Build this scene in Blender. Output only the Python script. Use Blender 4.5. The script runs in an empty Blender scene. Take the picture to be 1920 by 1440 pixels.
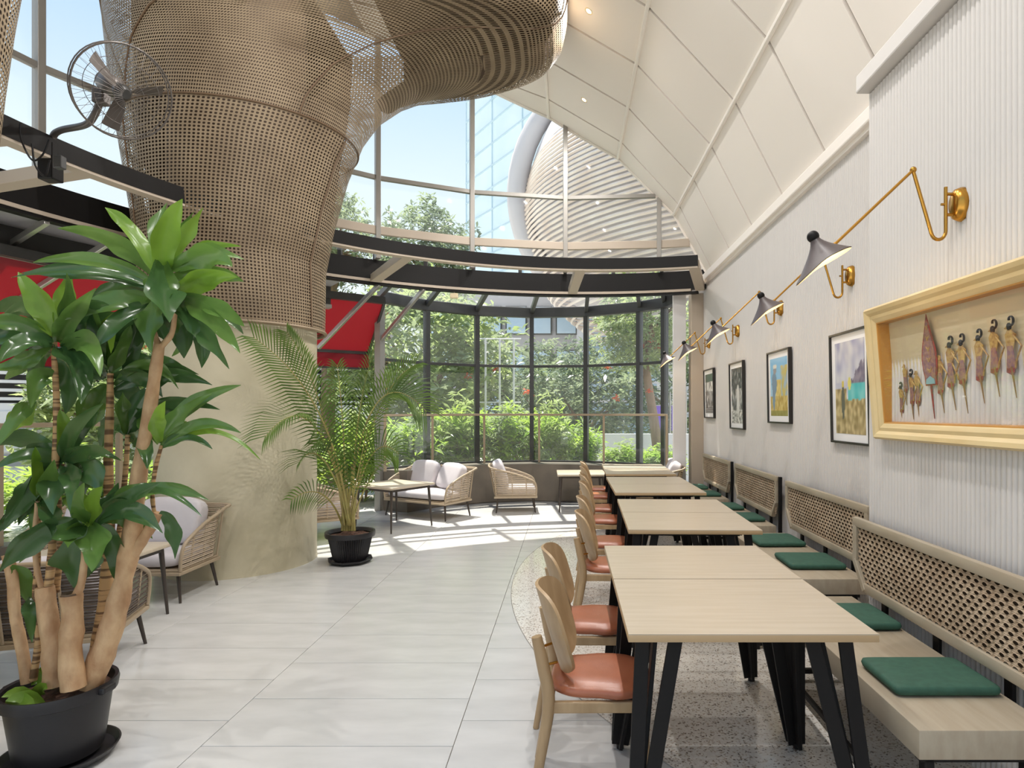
import bpy, bmesh, math, random
import numpy as np
from mathutils import Vector, Matrix, Euler
random.seed(7)
RNG = np.random.default_rng(7)
PI = math.pi
SC = bpy.context.scene
COL = SC.collection

# ------------------------------------------------------------------ camera, world, sun, exposure
F, CX, CY, CAMH = 1140.0, 1065.0, 772.0, 1.5      # focal length and principal point in pixels of a 1920x1440 frame
cd = bpy.data.cameras.new('camera')
cd.sensor_width = 36.0
cd.lens = 36.0 * F / 1920.0
cd.shift_x = (960.0 - CX) / 1920.0
cd.shift_y = (CY - 720.0) / 1920.0
cd.clip_start = 0.05
cd.clip_end = 600
cam = bpy.data.objects.new('camera', cd)
cam.location = (0, 0, CAMH)
cam.rotation_euler = (PI / 2, 0, 0)
COL.objects.link(cam)
SC.camera = cam

wd = bpy.data.worlds.new('sky'); SC.world = wd; wd.use_nodes = True
nt = wd.node_tree; nt.nodes.clear()
wo = nt.nodes.new('ShaderNodeOutputWorld'); bg = nt.nodes.new('ShaderNodeBackground')
tc = nt.nodes.new('ShaderNodeTexCoord'); sx = nt.nodes.new('ShaderNodeSeparateXYZ'); rp = nt.nodes.new('ShaderNodeValToRGB')
nt.links.new(tc.outputs['Generated'], sx.inputs[0]); nt.links.new(sx.outputs['Z'], rp.inputs[0])
nt.links.new(rp.outputs[0], bg.inputs[0]); nt.links.new(bg.outputs[0], wo.inputs[0])
e = rp.color_ramp.elements
e[0].position = 0.0; e[0].color = (0.93, 0.96, 0.97, 1)
e[1].position = 1.0; e[1].color = (0.30, 0.52, 0.90, 1)
n_ = e.new(0.33); n_.color = (0.80, 0.93, 1.0, 1)
n_ = e.new(0.52); n_.color = (0.46, 0.69, 1.0, 1)
bg.inputs[1].default_value = 0.74

sd = bpy.data.lights.new('sun', 'SUN'); sd.energy = 6.0; sd.angle = math.radians(0.6); sd.color = (1.0, 0.95, 0.86)
sun = bpy.data.objects.new('sun', sd); COL.objects.link(sun)
sun.rotation_euler = Vector((0.12, -0.27, -1.0)).to_track_quat('-Z', 'Y').to_euler()
sun.location = (0, 20, 30)

SC.view_settings.view_transform = 'Standard'
SC.view_settings.look = 'None'
SC.view_settings.gamma = 1.0
SC.view_settings.use_curve_mapping = False
SC.view_settings.exposure = 0.55
SC.cycles.max_bounces = 9
SC.cycles.diffuse_bounces = 6
SC.cycles.glossy_bounces = 3
SC.cycles.transmission_bounces = 4
SC.cycles.transparent_max_bounces = 24
SC.cycles.caustics_reflective = False
SC.cycles.caustics_refractive = False
SC.cycles.sample_clamp_indirect = 6.0
SC.cycles.use_denoising = True
DOWN_W = 36.0       # watts of one recessed ceiling downlight

# ------------------------------------------------------------------ helpers
def at(px, py, Y):
    """the point at depth Y that the photograph shows at pixel (px, py)"""
    return Vector(((px - CX) * Y / F, Y, CAMH + (CY - py) * Y / F))

def lin(c):
    return tuple(((v / 255.0) / 12.92 if v / 255.0 <= 0.04045 else ((v / 255.0 + 0.055) / 1.055) ** 2.4) for v in c)

def mat(name, rgb, rough=0.5, metal=0.0, rgb2=None, scale=8.0, detail=4.0, bump=0.0, bscale=60.0, stretch=None,
        spec=0.5, transl=0.0, coat=0.0, lo=0.35, hi=0.65, emit=None, emit_s=0.0):
    m = bpy.data.materials.new(name); m.use_nodes = True
    t = m.node_tree; b = t.nodes['Principled BSDF']; out = t.nodes['Material Output']
    b.inputs['Roughness'].default_value = rough; b.inputs['Metallic'].default_value = metal
    b.inputs['Specular IOR Level'].default_value = spec
    if coat: b.inputs['Coat Weight'].default_value = coat; b.inputs['Coat Roughness'].default_value = 0.12
    c1 = (*lin(rgb), 1); b.inputs['Base Color'].default_value = c1
    tcn = t.nodes.new('ShaderNodeTexCoord'); mp = t.nodes.new('ShaderNodeMapping')
    t.links.new(tcn.outputs['Object'], mp.inputs[0])
    if stretch: mp.inputs['Scale'].default_value = stretch
    if rgb2 is not None:
        nz = t.nodes.new('ShaderNodeTexNoise'); nz.inputs['Scale'].default_value = scale; nz.inputs['Detail'].default_value = detail
        t.links.new(mp.outputs[0], nz.inputs['Vector'])
        r = t.nodes.new('ShaderNodeValToRGB'); r.color_ramp.elements[0].position = lo; r.color_ramp.elements[1].position = hi
        r.color_ramp.elements[0].color = c1; r.color_ramp.elements[1].color = (*lin(rgb2), 1)
        t.links.new(nz.outputs[0], r.inputs[0]); t.links.new(r.outputs[0], b.inputs['Base Color'])
    if bump:
        n2 = t.nodes.new('ShaderNodeTexNoise'); n2.inputs['Scale'].default_value = bscale; n2.inputs['Detail'].default_value = 3
        bn = t.nodes.new('ShaderNodeBump'); bn.inputs['Strength'].default_value = bump; bn.inputs['Distance'].default_value = 0.01
        t.links.new(mp.outputs[0], n2.inputs['Vector']); t.links.new(n2.outputs[0], bn.inputs['Height']); t.links.new(bn.outputs[0], b.inputs['Normal'])
    if transl:
        tr = t.nodes.new('ShaderNodeBsdfTranslucent'); mx = t.nodes.new('ShaderNodeMixShader'); mx.inputs[0].default_value = transl
        src = b.inputs['Base Color'].links[0].from_socket if b.inputs['Base Color'].links else None
        if src: t.links.new(src, tr.inputs[0])
        else: tr.inputs[0].default_value = c1
        t.links.new(b.outputs[0], mx.inputs[1]); t.links.new(tr.outputs[0], mx.inputs[2]); t.links.new(mx.outputs[0], out.inputs[0])
    if emit:
        b.inputs['Emission Color'].default_value = (*lin(emit), 1); b.inputs['Emission Strength'].default_value = emit_s
    return m

def glass_mat(name, tint=(0.97, 0.99, 0.985), refl=0.05, veil=0.0, k=0.5):
    m = bpy.data.materials.new(name); m.use_nodes = True
    t = m.node_tree; t.nodes.clear()
    o = t.nodes.new('ShaderNodeOutputMaterial'); tr = t.nodes.new('ShaderNodeBsdfTransparent'); gl = t.nodes.new('ShaderNodeBsdfGlossy')
    lw = t.nodes.new('ShaderNodeLayerWeight'); lw.inputs[0].default_value = 0.22
    ma = t.nodes.new('ShaderNodeMath'); ma.operation = 'MULTIPLY_ADD'; ma.inputs[1].default_value = k; ma.inputs[2].default_value = refl * 0.4
    mx = t.nodes.new('ShaderNodeMixShader'); tr.inputs[0].default_value = (*tint, 1); gl.inputs['Roughness'].default_value = 0.02
    t.links.new(lw.outputs['Fresnel'], ma.inputs[0]); t.links.new(ma.outputs[0], mx.inputs[0])
    t.links.new(tr.outputs[0], mx.inputs[1]); t.links.new(gl.outputs[0], mx.inputs[2]); last = mx.outputs[0]
    if veil:  # bright veil over the view, put in as a white translucent mix
        ds = t.nodes.new('ShaderNodeBsdfTranslucent'); ds.inputs[0].default_value = (1, 1, 1, 1); m2 = t.nodes.new('ShaderNodeMixShader'); m2.inputs[0].default_value = veil
        t.links.new(last, m2.inputs[1]); t.links.new(ds.outputs[0], m2.inputs[2]); last = m2.outputs[0]
    t.links.new(last, o.inputs[0])
    return m

class MB:
    """collects shapes, then links them as ONE mesh object"""
    def __init__(self): self.v = []; self.f = []; self.mi = []
    def add(self, vs, fs, m=0, M=None):
        o = len(self.v)
        self.v += [tuple(M @ Vector(p)) if M is not None else tuple(p) for p in vs]
        self.f += [tuple(i + o for i in q) for q in fs]; self.mi += [m] * len(fs)
        return self
    def box(self, c, s, m=0, M=None, bev=0.0):
        x, y, z = (a / 2 for a in s)
        if bev <= 0:
            vs = [(c[0] + i * x, c[1] + j * y, c[2] + k * z) for i in (-1, 1) for j in (-1, 1) for k in (-1, 1)]
            return self.add(vs, [(0, 1, 3, 2), (4, 6, 7, 5), (0, 4, 5, 1), (2, 3, 7, 6), (0, 2, 6, 4), (1, 5, 7, 3)], m, M)
        b = bmesh.new(); bmesh.ops.create_cube(b, size=1.0)
        for w in b.verts: w.co = Vector((w.co.x * s[0], w.co.y * s[1], w.co.z * s[2]))
        bmesh.ops.bevel(b, geom=b.edges[:], offset=bev, segments=2, affect='EDGES', profile=0.5)
        b.verts.index_update()
        vs = [tuple(w.co + Vector(c)) for w in b.verts]; fs = [tuple(w.index for w in q.verts) for q in b.faces]; b.free()
        return self.add(vs, fs, m, M)
    def bar(self, p, q, w, h, up=(0, 0, 1), m=0, bev=0.0):
        p, q = Vector(p), Vector(q); d = q - p; L = d.length; d.normalize(); u = Vector(up)
        if abs(d.dot(u)) > 0.98: u = Vector((1, 0, 0)) if abs(d.x) < 0.9 else Vector((0, 1, 0))
        s = d.cross(u).normalized(); u = s.cross(d)
        M = Matrix((( *s, 0), (*d, 0), (*u, 0), (0, 0, 0, 1))).transposed(); M.translation = (p + q) / 2
        return self.box((0, 0, 0), (w, L, h), m, M, bev)
    def tube(self, path, r, n=8, m=0, closed=False, caps=True, flat=1.0):
        P = [Vector(p) for p in path]; N = len(P); R = r if hasattr(r, '__len__') else [r] * N
        vs = []; fs = []; up = None
        for i in range(N):
            a = P[(i - 1) % N] if (closed or i > 0) else P[i]; b = P[(i + 1) % N] if (closed or i < N - 1) else P[i]
            t = (b - a).normalized()
            if up is None:
                up = Vector((0, 0, 1)) if abs(t.z) < 0.9 else Vector((0, 1, 0))
            s = t.cross(up)
            if s.length < 1e-5: s = t.orthogonal()
            s.normalize(); up = s.cross(t).normalized()
            for k in range(n):
                an = 2 * PI * k / n
                vs.append(P[i] + s * (R[i] * math.cos(an)) + up * (R[i] * flat * math.sin(an)))
        for i in range(N if closed else N - 1):
            j = (i + 1) % N
            for k in range(n):
                k2 = (k + 1) % n
                fs.append((i * n + k, i * n + k2, j * n + k2, j * n + k))
        if caps and not closed:
            fs.append(tuple(range(n))[::-1]); fs.append(tuple((N - 1) * n + k for k in range(n)))
        return self.add(vs, fs, m)
    def lathe(self, prof, n=24, m=0, M=None, c=(0, 0, 0)):
        vs = []; fs = []
        for r, z in prof:
            for k in range(n):
                a = 2 * PI * k / n; vs.append((c[0] + r * math.cos(a), c[1] + r * math.sin(a), c[2] + z))
        for i in range(len(prof) - 1):
            for k in range(n):
                k2 = (k + 1) % n; fs.append((i * n + k, i * n + k2, (i + 1) * n + k2, (i + 1) * n + k))
        return self.add(vs, fs, m, M)
    def grid(self, fn, nu, nv, m=0, M=None, cu=False):
        vs = [fn(i / nu, j / nv) for j in range(nv + 1) for i in range(nu + (0 if cu else 1))]
        w = nu if cu else nu + 1; fs = []
        for j in range(nv):
            for i in range(nu):
                i2 = (i + 1) % w; fs.append((j * w + i, j * w + i2, (j + 1) * w + i2, (j + 1) * w + i))
        return self.add(vs, fs, m, M)
    def sbox(self, c, h, e=0.35, m=0, M=None, nu=24, nv=12, ez=None):
        """soft cushion shape: a superellipsoid with half sizes h"""
        ez = ez or e; pw = lambda x, k: math.copysign(abs(x) ** k, x)
        def fn(u, v):
            a = 2 * PI * u; b = -PI / 2 + PI * v
            return (c[0] + h[0] * pw(math.cos(b), ez) * pw(math.cos(a), e), c[1] + h[1] * pw(math.cos(b), ez) * pw(math.sin(a), e), c[2] + h[2] * pw(math.sin(b), ez))
        return self.grid(fn, nu, nv, m, M, cu=True)
    def prism(self, poly, z0, z1, m=0, M=None):
        n = len(poly); vs = [(x, y, z0) for x, y in poly] + [(x, y, z1) for x, y in poly]
        fs = [tuple(range(n))[::-1], tuple(range(n, 2 * n))] + [(i, (i + 1) % n, n + (i + 1) % n, n + i) for i in range(n)]
        return self.add(vs, fs, m, M)
    def mesh(self, name, mats, smooth=None):
        me = bpy.data.meshes.new(name); me.from_pydata(self.v, [], self.f)
        for x in (mats if isinstance(mats, (list, tuple)) else [mats]): me.materials.append(x)
        me.polygons.foreach_set('material_index', self.mi)
        b = bmesh.new(); b.from_mesh(me); bmesh.ops.recalc_face_normals(b, faces=b.faces[:]); b.to_mesh(me); b.free()
        if smooth:
            me.polygons.foreach_set('use_smooth', [True] * len(me.polygons))
            me.set_sharp_from_angle(angle=math.radians(smooth))
        me.update(); return me
    def build(self, name, mats, parent=None, smooth=None, **pr):
        return link(name, self.mesh(name, mats, smooth), parent, **pr)

def link(name, me, parent=None, **pr):
    o = bpy.data.objects.new(name, me); COL.objects.link(o)
    if parent is not None: o.parent = parent
    for k, v in pr.items(): o[k] = v
    return o

def thing(name, label, cat, loc=(0, 0, 0), rz=0.0, group=None):
    o = bpy.data.objects.new(name, None); COL.objects.link(o); o.empty_display_size = 0.1
    o.location = loc; o.rotation_euler = (0, 0, rz); o['label'] = label; o['category'] = cat
    if group: o['group'] = group
    return o

def tag(o, label=None, cat=None, group=None, kind=None):
    for k, v in (('label', label), ('category', cat), ('group', group), ('kind', kind)):
        if v: o[k] = v
    return o

def struct(name, label=None, cat=None, loc=(0, 0, 0)):
    o = bpy.data.objects.new(name, None); COL.objects.link(o); o.location = loc; o['kind'] = 'structure'
    if label: o['label'] = label
    if cat: o['category'] = cat
    return o

KIDS = {}
def copy_tree(o, parent=None):
    c = o.copy(); COL.objects.link(c)
    if parent is not None: c.parent = parent
    for ch in list(o.children): copy_tree(ch, c)
    return c
def again(src, label, loc, rz):
    c = copy_tree(src); c.location = loc; c.rotation_euler = (0, 0, rz); c['label'] = label
    return c

def qbez(a, b, c, n):
    return [a * (1 - t) ** 2 + b * (2 * t * (1 - t)) + c * t * t for t in [i / n for i in range(n + 1)]]

def catmull(P, n):
    P = [Vector(p) for p in P]; Q = [2 * P[0] - P[1]] + P + [2 * P[-1] - P[-2]]; o = []
    for i in range(1, len(Q) - 2):
        for k in range(n):
            t = k / n; a, b, c, d = Q[i - 1], Q[i], Q[i + 1], Q[i + 2]
            o.append(0.5 * ((2 * b) + (c - a) * t + (2 * a - 5 * b + 4 * c - d) * t * t + (3 * b - a - 3 * c + d) * t ** 3))
    return o + [P[-1]]

# ------------------------------------------------------------------ materials
M_wall = mat('white_reeded_wall', (214, 210, 207), 0.55)
M_ceil = mat('white_ceiling_paint', (247, 240, 233), 0.6)
M_batten = mat('ceiling_batten_paint', (247, 242, 235), 0.6)
M_joint = mat('ceiling_joint', (140, 132, 124), 0.7)
M_tile = mat('grey_porcelain_tile', (192, 191, 189), 0.20, rgb2=(208, 207, 205), scale=2.2, detail=7, stretch=(1.0, 3.0, 1.0), spec=0.6, lo=0.3, hi=0.7)
M_grout = mat('tile_grout', (150, 146, 140), 0.8)
M_conc = mat('bare_concrete', (204, 195, 170), 0.6, rgb2=(170, 161, 134), scale=1.3, detail=8, bump=0.12, bscale=18, lo=0.35, hi=0.7)
M_cane = mat('woven_cane', (156, 138, 112), 0.6, rgb2=(114, 97, 76), scale=2.2, detail=5, lo=0.3, hi=0.75)
M_seam = mat('cane_seam', (104, 82, 60), 0.6)
M_core = mat('dark_hole_backing', (74, 58, 44), 0.8)  # sleeve interior shade put into the colour; bench liner shares it
M_black = mat('black_painted_steel', (22, 20, 20), 0.5, spec=0.25)
M_dark = mat('dark_grey_frame', (66, 66, 66), 0.4)
M_alu = mat('grey_aluminium', (150, 146, 140), 0.4, metal=0.2)
M_lip = mat('beige_painted_trim', (190, 176, 160), 0.5)
M_steel = mat('brushed_steel', (176, 174, 170), 0.3, metal=0.7)
M_glass = glass_mat('clear_window_glass', refl=0.02, veil=0.06, k=0.25)  # light haze on the outside view is put into the glass
M_glassp = glass_mat('picture_glass', (0.99, 0.99, 0.99), 0.01, 0.0, 0.10)
M_glassr = glass_mat('rail_glass', (0.95, 0.98, 0.96), 0.08)
M_wood = mat('pale_oak_veneer', (192, 179, 160), 0.34, rgb2=(185, 171, 150), scale=3.0, detail=6, stretch=(1, 14, 1), spec=0.5)
M_woodc = mat('ash_chair_wood', (176, 148, 112), 0.42, rgb2=(160, 132, 96), scale=4.0, detail=6, stretch=(6, 6, 1))
M_edge = mat('oak_table_edge', (186, 158, 120), 0.45)
M_bench = mat('bench_oak', (176, 164, 144), 0.42, rgb2=(166, 152, 131), scale=3.0, detail=6, stretch=(10, 1, 4))
M_leather = mat('tan_leather', (172, 104, 74), 0.30, rgb2=(158, 92, 64), scale=7, detail=4, bump=0.06, bscale=140, spec=0.55)
M_green = mat('green_cushion_fabric', (52, 92, 76), 0.75, rgb2=(46, 83, 68), scale=30, bump=0.1, bscale=300)
M_rattan = mat('bench_rattan', (196, 174, 148), 0.6, rgb2=(172, 148, 122), scale=14)
M_rope = mat('rope_weave', (184, 167, 146), 0.7)
M_roped = mat('dark_rope_weave', (92, 80, 70), 0.7)
M_cush = mat('grey_cushion', (200, 195, 198), 0.85, rgb2=(196, 190, 193), scale=9, bump=0.15, bscale=7)
M_tan = mat('tan_metal_frame', (166, 148, 124), 0.45)
M_leg = mat('dark_bronze_leg', (60, 52, 46), 0.4)
M_brass = mat('aged_brass', (190, 142, 66), 0.25, metal=1.0)
M_shade = mat('grey_lamp_shade', (84, 74, 74), 0.4, spec=0.6)
M_white = mat('white_enamel', (236, 220, 186), 0.4)
M_bulb = mat('lit_bulb', (255, 230, 180), 0.4, emit=(255, 214, 150), emit_s=14.0)
M_gold = mat('pale_gold_frame', (224, 203, 156), 0.42, rgb2=(212, 188, 138), scale=3, stretch=(1, 12, 1))
M_goldb = mat('gilt_inner_edge', (196, 142, 70), 0.35)
M_linen = mat('linen_backing', (214, 200, 166), 0.8)
M_frame = mat('black_picture_frame', (40, 37, 36), 0.35)
M_mount = mat('white_mount_board', (240, 240, 242), 0.7)
M_red = mat('red_awning_fabric', (178, 62, 76), 0.75, transl=0.5)
M_pot = mat('black_plastic_pot', (30, 28, 30), 0.42, rgb2=(36, 34, 36), scale=6)
M_soil = mat('bark_soil', (110, 78, 62), 0.9, rgb2=(70, 50, 40), scale=40, bump=0.6, bscale=60)
M_bark = mat('pale_cane_bark', (204, 170, 130), 0.7, rgb2=(172, 132, 94), scale=14, detail=5, stretch=(1, 1, 0.6), bump=0.9, bscale=22)
M_barks = mat('ringed_stem_bark', (190, 152, 104), 0.6, rgb2=(108, 78, 48), scale=60, detail=2, stretch=(0.05, 0.05, 1), lo=0.48, hi=0.56)
M_leaf = mat('glossy_green_leaf', (84, 118, 56), 0.24, rgb2=(104, 138, 66), scale=4, spec=0.55, transl=0.28)
M_leafn = mat('young_green_leaf', (126, 160, 60), 0.28, rgb2=(106, 144, 50), scale=4, spec=0.5, transl=0.38)
M_leafd = mat('deep_green_leaf', (62, 94, 54), 0.22, rgb2=(76, 108, 58), scale=4, spec=0.6, transl=0.2)
M_palm = mat('palm_leaflet', (112, 138, 66), 0.38, rgb2=(76, 104, 48), scale=5, transl=0.45)
M_palms = mat('palm_stem', (168, 160, 92), 0.5, rgb2=(140, 124, 74), scale=9)
M_fol = [mat('tree_leaf', (150, 164, 122), 0.26, rgb2=(174, 186, 148), scale=1.2, transl=0.5),
         mat('tree_leaf_light', (186, 198, 134), 0.28, rgb2=(162, 180, 114), scale=1.2, transl=0.55),
         mat('tree_leaf_dark', (116, 132, 104), 0.26, rgb2=(140, 154, 128), scale=1.2, transl=0.45),
         mat('hedge_leaf', (190, 214, 96), 0.5, rgb2=(160, 194, 80), scale=1.6, transl=0.6)]
M_trunk = mat('tree_bark', (150, 126, 104), 0.85, rgb2=(118, 98, 80), scale=6, stretch=(1, 1, 0.3), bump=0.4, bscale=14)
M_blos = mat('orange_blossom', (226, 110, 70), 0.6, transl=0.4)
M_pave = mat('pale_paving', (206, 202, 192), 0.8, rgb2=(190, 186, 176), scale=2)
M_plant = mat('planter_stone', (120, 110, 98), 0.6, rgb2=(104, 96, 86), scale=3, detail=6)
M_bwhite = mat('white_render_wall', (226, 224, 224), 0.7)
M_bgrey = mat('grey_cladding', (168, 166, 170), 0.5)
M_bglass = mat('blue_facade_glass', (170, 200, 224), 0.25, rgb2=(196, 218, 236), scale=0.4, spec=0.8)
M_bglass2 = mat('pale_tower_glass', (226, 240, 246), 0.45, rgb2=(212, 232, 240), scale=0.15, spec=0.5)
M_bline = mat('tower_spandrel', (190, 212, 222), 0.5)
M_slat = mat('pale_timber_slat', (226, 208, 194), 0.6, rgb2=(240, 230, 220), scale=0.8)
M_drum = mat('grey_drum_shell', (204, 198, 198), 0.6)
M_orange = mat('orange_painted_steel', (206, 118, 70), 0.5)
M_purple = mat('purple_banner_cloth', (124, 92, 196), 0.7)
M_fan = mat('fan_grey_metal', (110, 104, 100), 0.4, metal=0.4)

def terrazzo():
    m = mat('terrazzo', (206, 202, 196), 0.12, spec=0.7); t = m.node_tree; b = t.nodes['Principled BSDF']
    tcn = t.nodes.new('ShaderNodeTexCoord'); v1 = t.nodes.new('ShaderNodeTexVoronoi'); v1.inputs['Scale'].default_value = 130
    r1 = t.nodes.new('ShaderNodeValToRGB'); v2 = t.nodes.new('ShaderNodeTexVoronoi'); v2.inputs['Scale'].default_value = 38
    t.links.new(tcn.outputs['Object'], v1.inputs['Vector']); t.links.new(tcn.outputs['Object'], v2.inputs['Vector'])
    sp = t.nodes.new('ShaderNodeSeparateColor'); t.links.new(v1.outputs['Color'], sp.inputs[0]); t.links.new(sp.outputs[0], r1.inputs[0])
    el = r1.color_ramp.elements; el[0].position = 0.0; el[0].color = (*lin((132, 122, 112)), 1); el[1].position = 0.20; el[1].color = (*lin((222, 217, 209)), 1)
    q = el.new(0.07); q.color = (*lin((190, 178, 164)), 1); q = el.new(0.8); q.color = (*lin((230, 226, 219)), 1)
    r1.color_ramp.interpolation = 'CONSTANT'
    t.links.new(r1.outputs[0], b.inputs['Base Color']); return m
M_terr = terrazzo()

# ------------------------------------------------------------------ floor: tiles and terrazzo
floor = struct('floor')
MB().box((-1.9, 4.2, -0.06), (8.6, 13.6, 0.1), 0).build('tile_bed', M_grout, floor)
TX, TW, TD = [-0.515 + 1.1325 * k for k in range(-5, 3)], 1.1325, 0.4525
tile_mesh = MB().box((0, 0, 0), (TW - 0.0035, TD - 0.0035, 0.02), bev=0.0015).mesh('tile', M_tile)
TC, TR = (4.461, 5.446), 4.949           # terrazzo boundary circle
CC, CR = (0.25, 3.9), 6.0
for k, x0 in enumerate(TX):
    cx = x0 - TW / 2
    off = 2.727 if (k % 2 == 1) else 2.9535
    for j in range(-4, 17):
        cy = off + TD * (j + 0.5) - 0.0
        d = math.hypot(cx - CC[0], cy - CC[1])
        if cy < 0.9 or cy > 9.6 or (d > 6.7 and cy < 7): continue
        dmin = min(math.hypot(cx + a * TW / 2 - TC[0], cy + b * TD / 2 - TC[1]) for a in (-1, 1) for b in (-1, 1))
        dmax = max(math.hypot(cx + a * TW / 2 - TC[0], cy + b * TD / 2 - TC[1]) for a in (-1, 1) for b in (-1, 1))
        if dmax < TR or cx > 1.2: continue
        o = link('tile', tile_mesh, floor); o.location = (cx, cy, -0.01)
arc = []
for i in range(61):
    a = math.radians(112 + (250 - 112) * i / 60); arc.append((TC[0] + TR * math.cos(a), TC[1] + TR * math.sin(a)))
poly = [p for p in arc if p[0] < 2.02] ; poly = [(2.02, poly[0][1])] + poly + [(2.02, poly[-1][1])]
MB().prism(poly, -0.012, 0.002).build('terrazzo_slab', M_terr, floor)
strip = MB(); strip.tube([(x, y, 0.001) for x, y in arc if x < 2.0], 0.003, 4); strip.build('divider_strip', M_grout, floor)

# ------------------------------------------------------------------ reeded wall, cornice
def reeds(y0, y1, x, z0, z1, pitch=0.030):
    mb = MB(); n = int(round((y1 - y0) / pitch)); pts = []
    for i in range(n):
        for s in range(5):
            a = PI * s / 4
            pts.append((x - 0.0125 * math.sin(a), y0 + (y1 - y0) * (i + 0.5 - 0.46 * math.cos(a)) / n))
    vs = [(px, py, z0) for px, py in pts] + [(px, py, z1) for px, py in pts]; N = len(pts)
    mb.add(vs, [(i, i + 1, N + i + 1, N + i) for i in range(N - 1)]); return mb
wall = struct('wall_right')
reeds(3.46, 9.35, 2.02, 0, 3.5).build('reeded_panel', M_wall, wall, 60)
MB().box((2.10, 6.4, 1.75), (0.16, 5.9, 3.5)).build('wall_core', M_wall, wall)
wall2 = struct('wall_near')
reeds(-1.2, 3.46, 1.72, 0, 3.30).build('reeded_panel', M_wall, wall2, 60)
MB().box((1.90, 1.13, 1.66), (0.36, 4.66, 3.3)).build('wall_core', M_wall, wall2)
MB().box((1.86, 1.1, 3.36), (0.44, 4.74, 0.10), bev=0.01).build('soffit_ledge', M_wall, wall2)
tr = MB(); tr.box((1.985, 6.4, 3.43), (0.09, 5.9, 0.10), bev=0.012); tr.box((2.0, 6.4, 3.365), (0.05, 5.9, 0.03)); 
tr.build('trim_1', M_ceil, None, kind='structure')

# ------------------------------------------------------------------ vaulted ceiling in panels
UG, UGR = (0.28, 3.46), 5.52              # upper glazing circle
def ring_y(x, c=UG, r=UGR): return c[1] + math.sqrt(max(r * r - (x - c[0]) ** 2, 0))
SEAM = [(2.02, 3.43), (1.54, 4.37), (0.74, 5.24), (-0.28, 5.84), (-1.45, 6.28), (-2.65, 6.55), (-3.9, 6.65), (-5.3, 6.65)]
RIB = [-1.0, 0.0, 0.94, 1.88, 2.82, 3.76, 4.69, 5.62, 6.55, 7.48, 8.44]
ceil_o = struct('ceiling')
cell_u = lambda a, b, t: (a[0] + (b[0] - a[0]) * t, a[1] + (b[1] - a[1]) * t)
for i in range(len(SEAM) - 1):
    a, b = SEAM[i], SEAM[i + 1]
    nx, nz = (b[1] - a[1]), -(b[0] - a[0]); L = math.hypot(nx, nz); nx, nz = nx / L, nz / L      # outward
    for j in range(len(RIB)):
        y0 = RIB[j] + 0.017
        ends = []
        for t in (0.016 / 1.0, 1 - 0.016):
            p = cell_u(a, b, t); ye = (RIB[j + 1] - 0.017) if j < len(RIB) - 1 else max(ring_y(p[0]) + 0.04, 0)
            if j < len(RIB) - 1: ye = min(ye, ring_y(p[0]) + 0.04)
            ends.append((p, ye))
        if min(q[1] for q in ends) <= y0 + 0.03: continue
        (p, yp), (q, yq) = ends
        vs = [(p[0], y0, p[1]), (q[0], y0, q[1]), (q[0], yq, q[1]), (p[0], yp, p[1])]
        vs += [(v[0] + nx * 0.03, v[1], v[2] + nz * 0.03) for v in vs]
        MB().add(vs, [(0, 1, 2, 3), (7, 6, 5, 4), (0, 4, 5, 1), (1, 5, 6, 2), (2, 6, 7, 3), (3, 7, 4, 0)]).build('ceiling_panel', M_ceil, ceil_o)
    bk = MB(); y1 = min(ring_y(a[0]), ring_y(b[0])) + 0.02
    if y1 > 0: 
        v = [(a[0], -1, a[1]), (b[0], -1, b[1]), (b[0], ring_y(b[0]) + .03, b[1]), (a[0], ring_y(a[0]) + .03, a[1])]
        v = [(p[0] + nx * 0.022, p[1], p[2] + nz * 0.022) for p in v] + [(p[0] + nx * 0.10, p[1], p[2] + nz * 0.10) for p in v]
        bk.add(v, [(0, 1, 2, 3), (7, 6, 5, 4), (0, 4, 5, 1), (1, 5, 6, 2), (2, 6, 7, 3), (3, 7, 4, 0)]).build('ceiling_backing', M_joint, ceil_o)
for i in range(1, len(SEAM) - 2):
    s = SEAM[i]; MB().tube([(s[0] - 0.008, -1.0, s[1] - 0.012), (s[0] - 0.008, ring_y(s[0]), s[1] - 0.012)], 0.022, 8).build('batten', M_batten, ceil_o)
# edge trim where the vault meets the glazing
ed = MB(); path = []
for i in range(len(SEAM) - 1):
    for t in (0, .25, .5, .75):
        p = cell_u(SEAM[i], SEAM[i + 1], t); path.append((p[0], ring_y(p[0]) + 0.0, p[1] - 0.01))
ed.tube(path, 0.022, 6).build('edge_trim', M_ceil, ceil_o)
MB().box((-1.3, 2.9, 6.85), (7.6, 10.4, 0.1)).build('roof_slab', M_bgrey, ceil_o)

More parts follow.
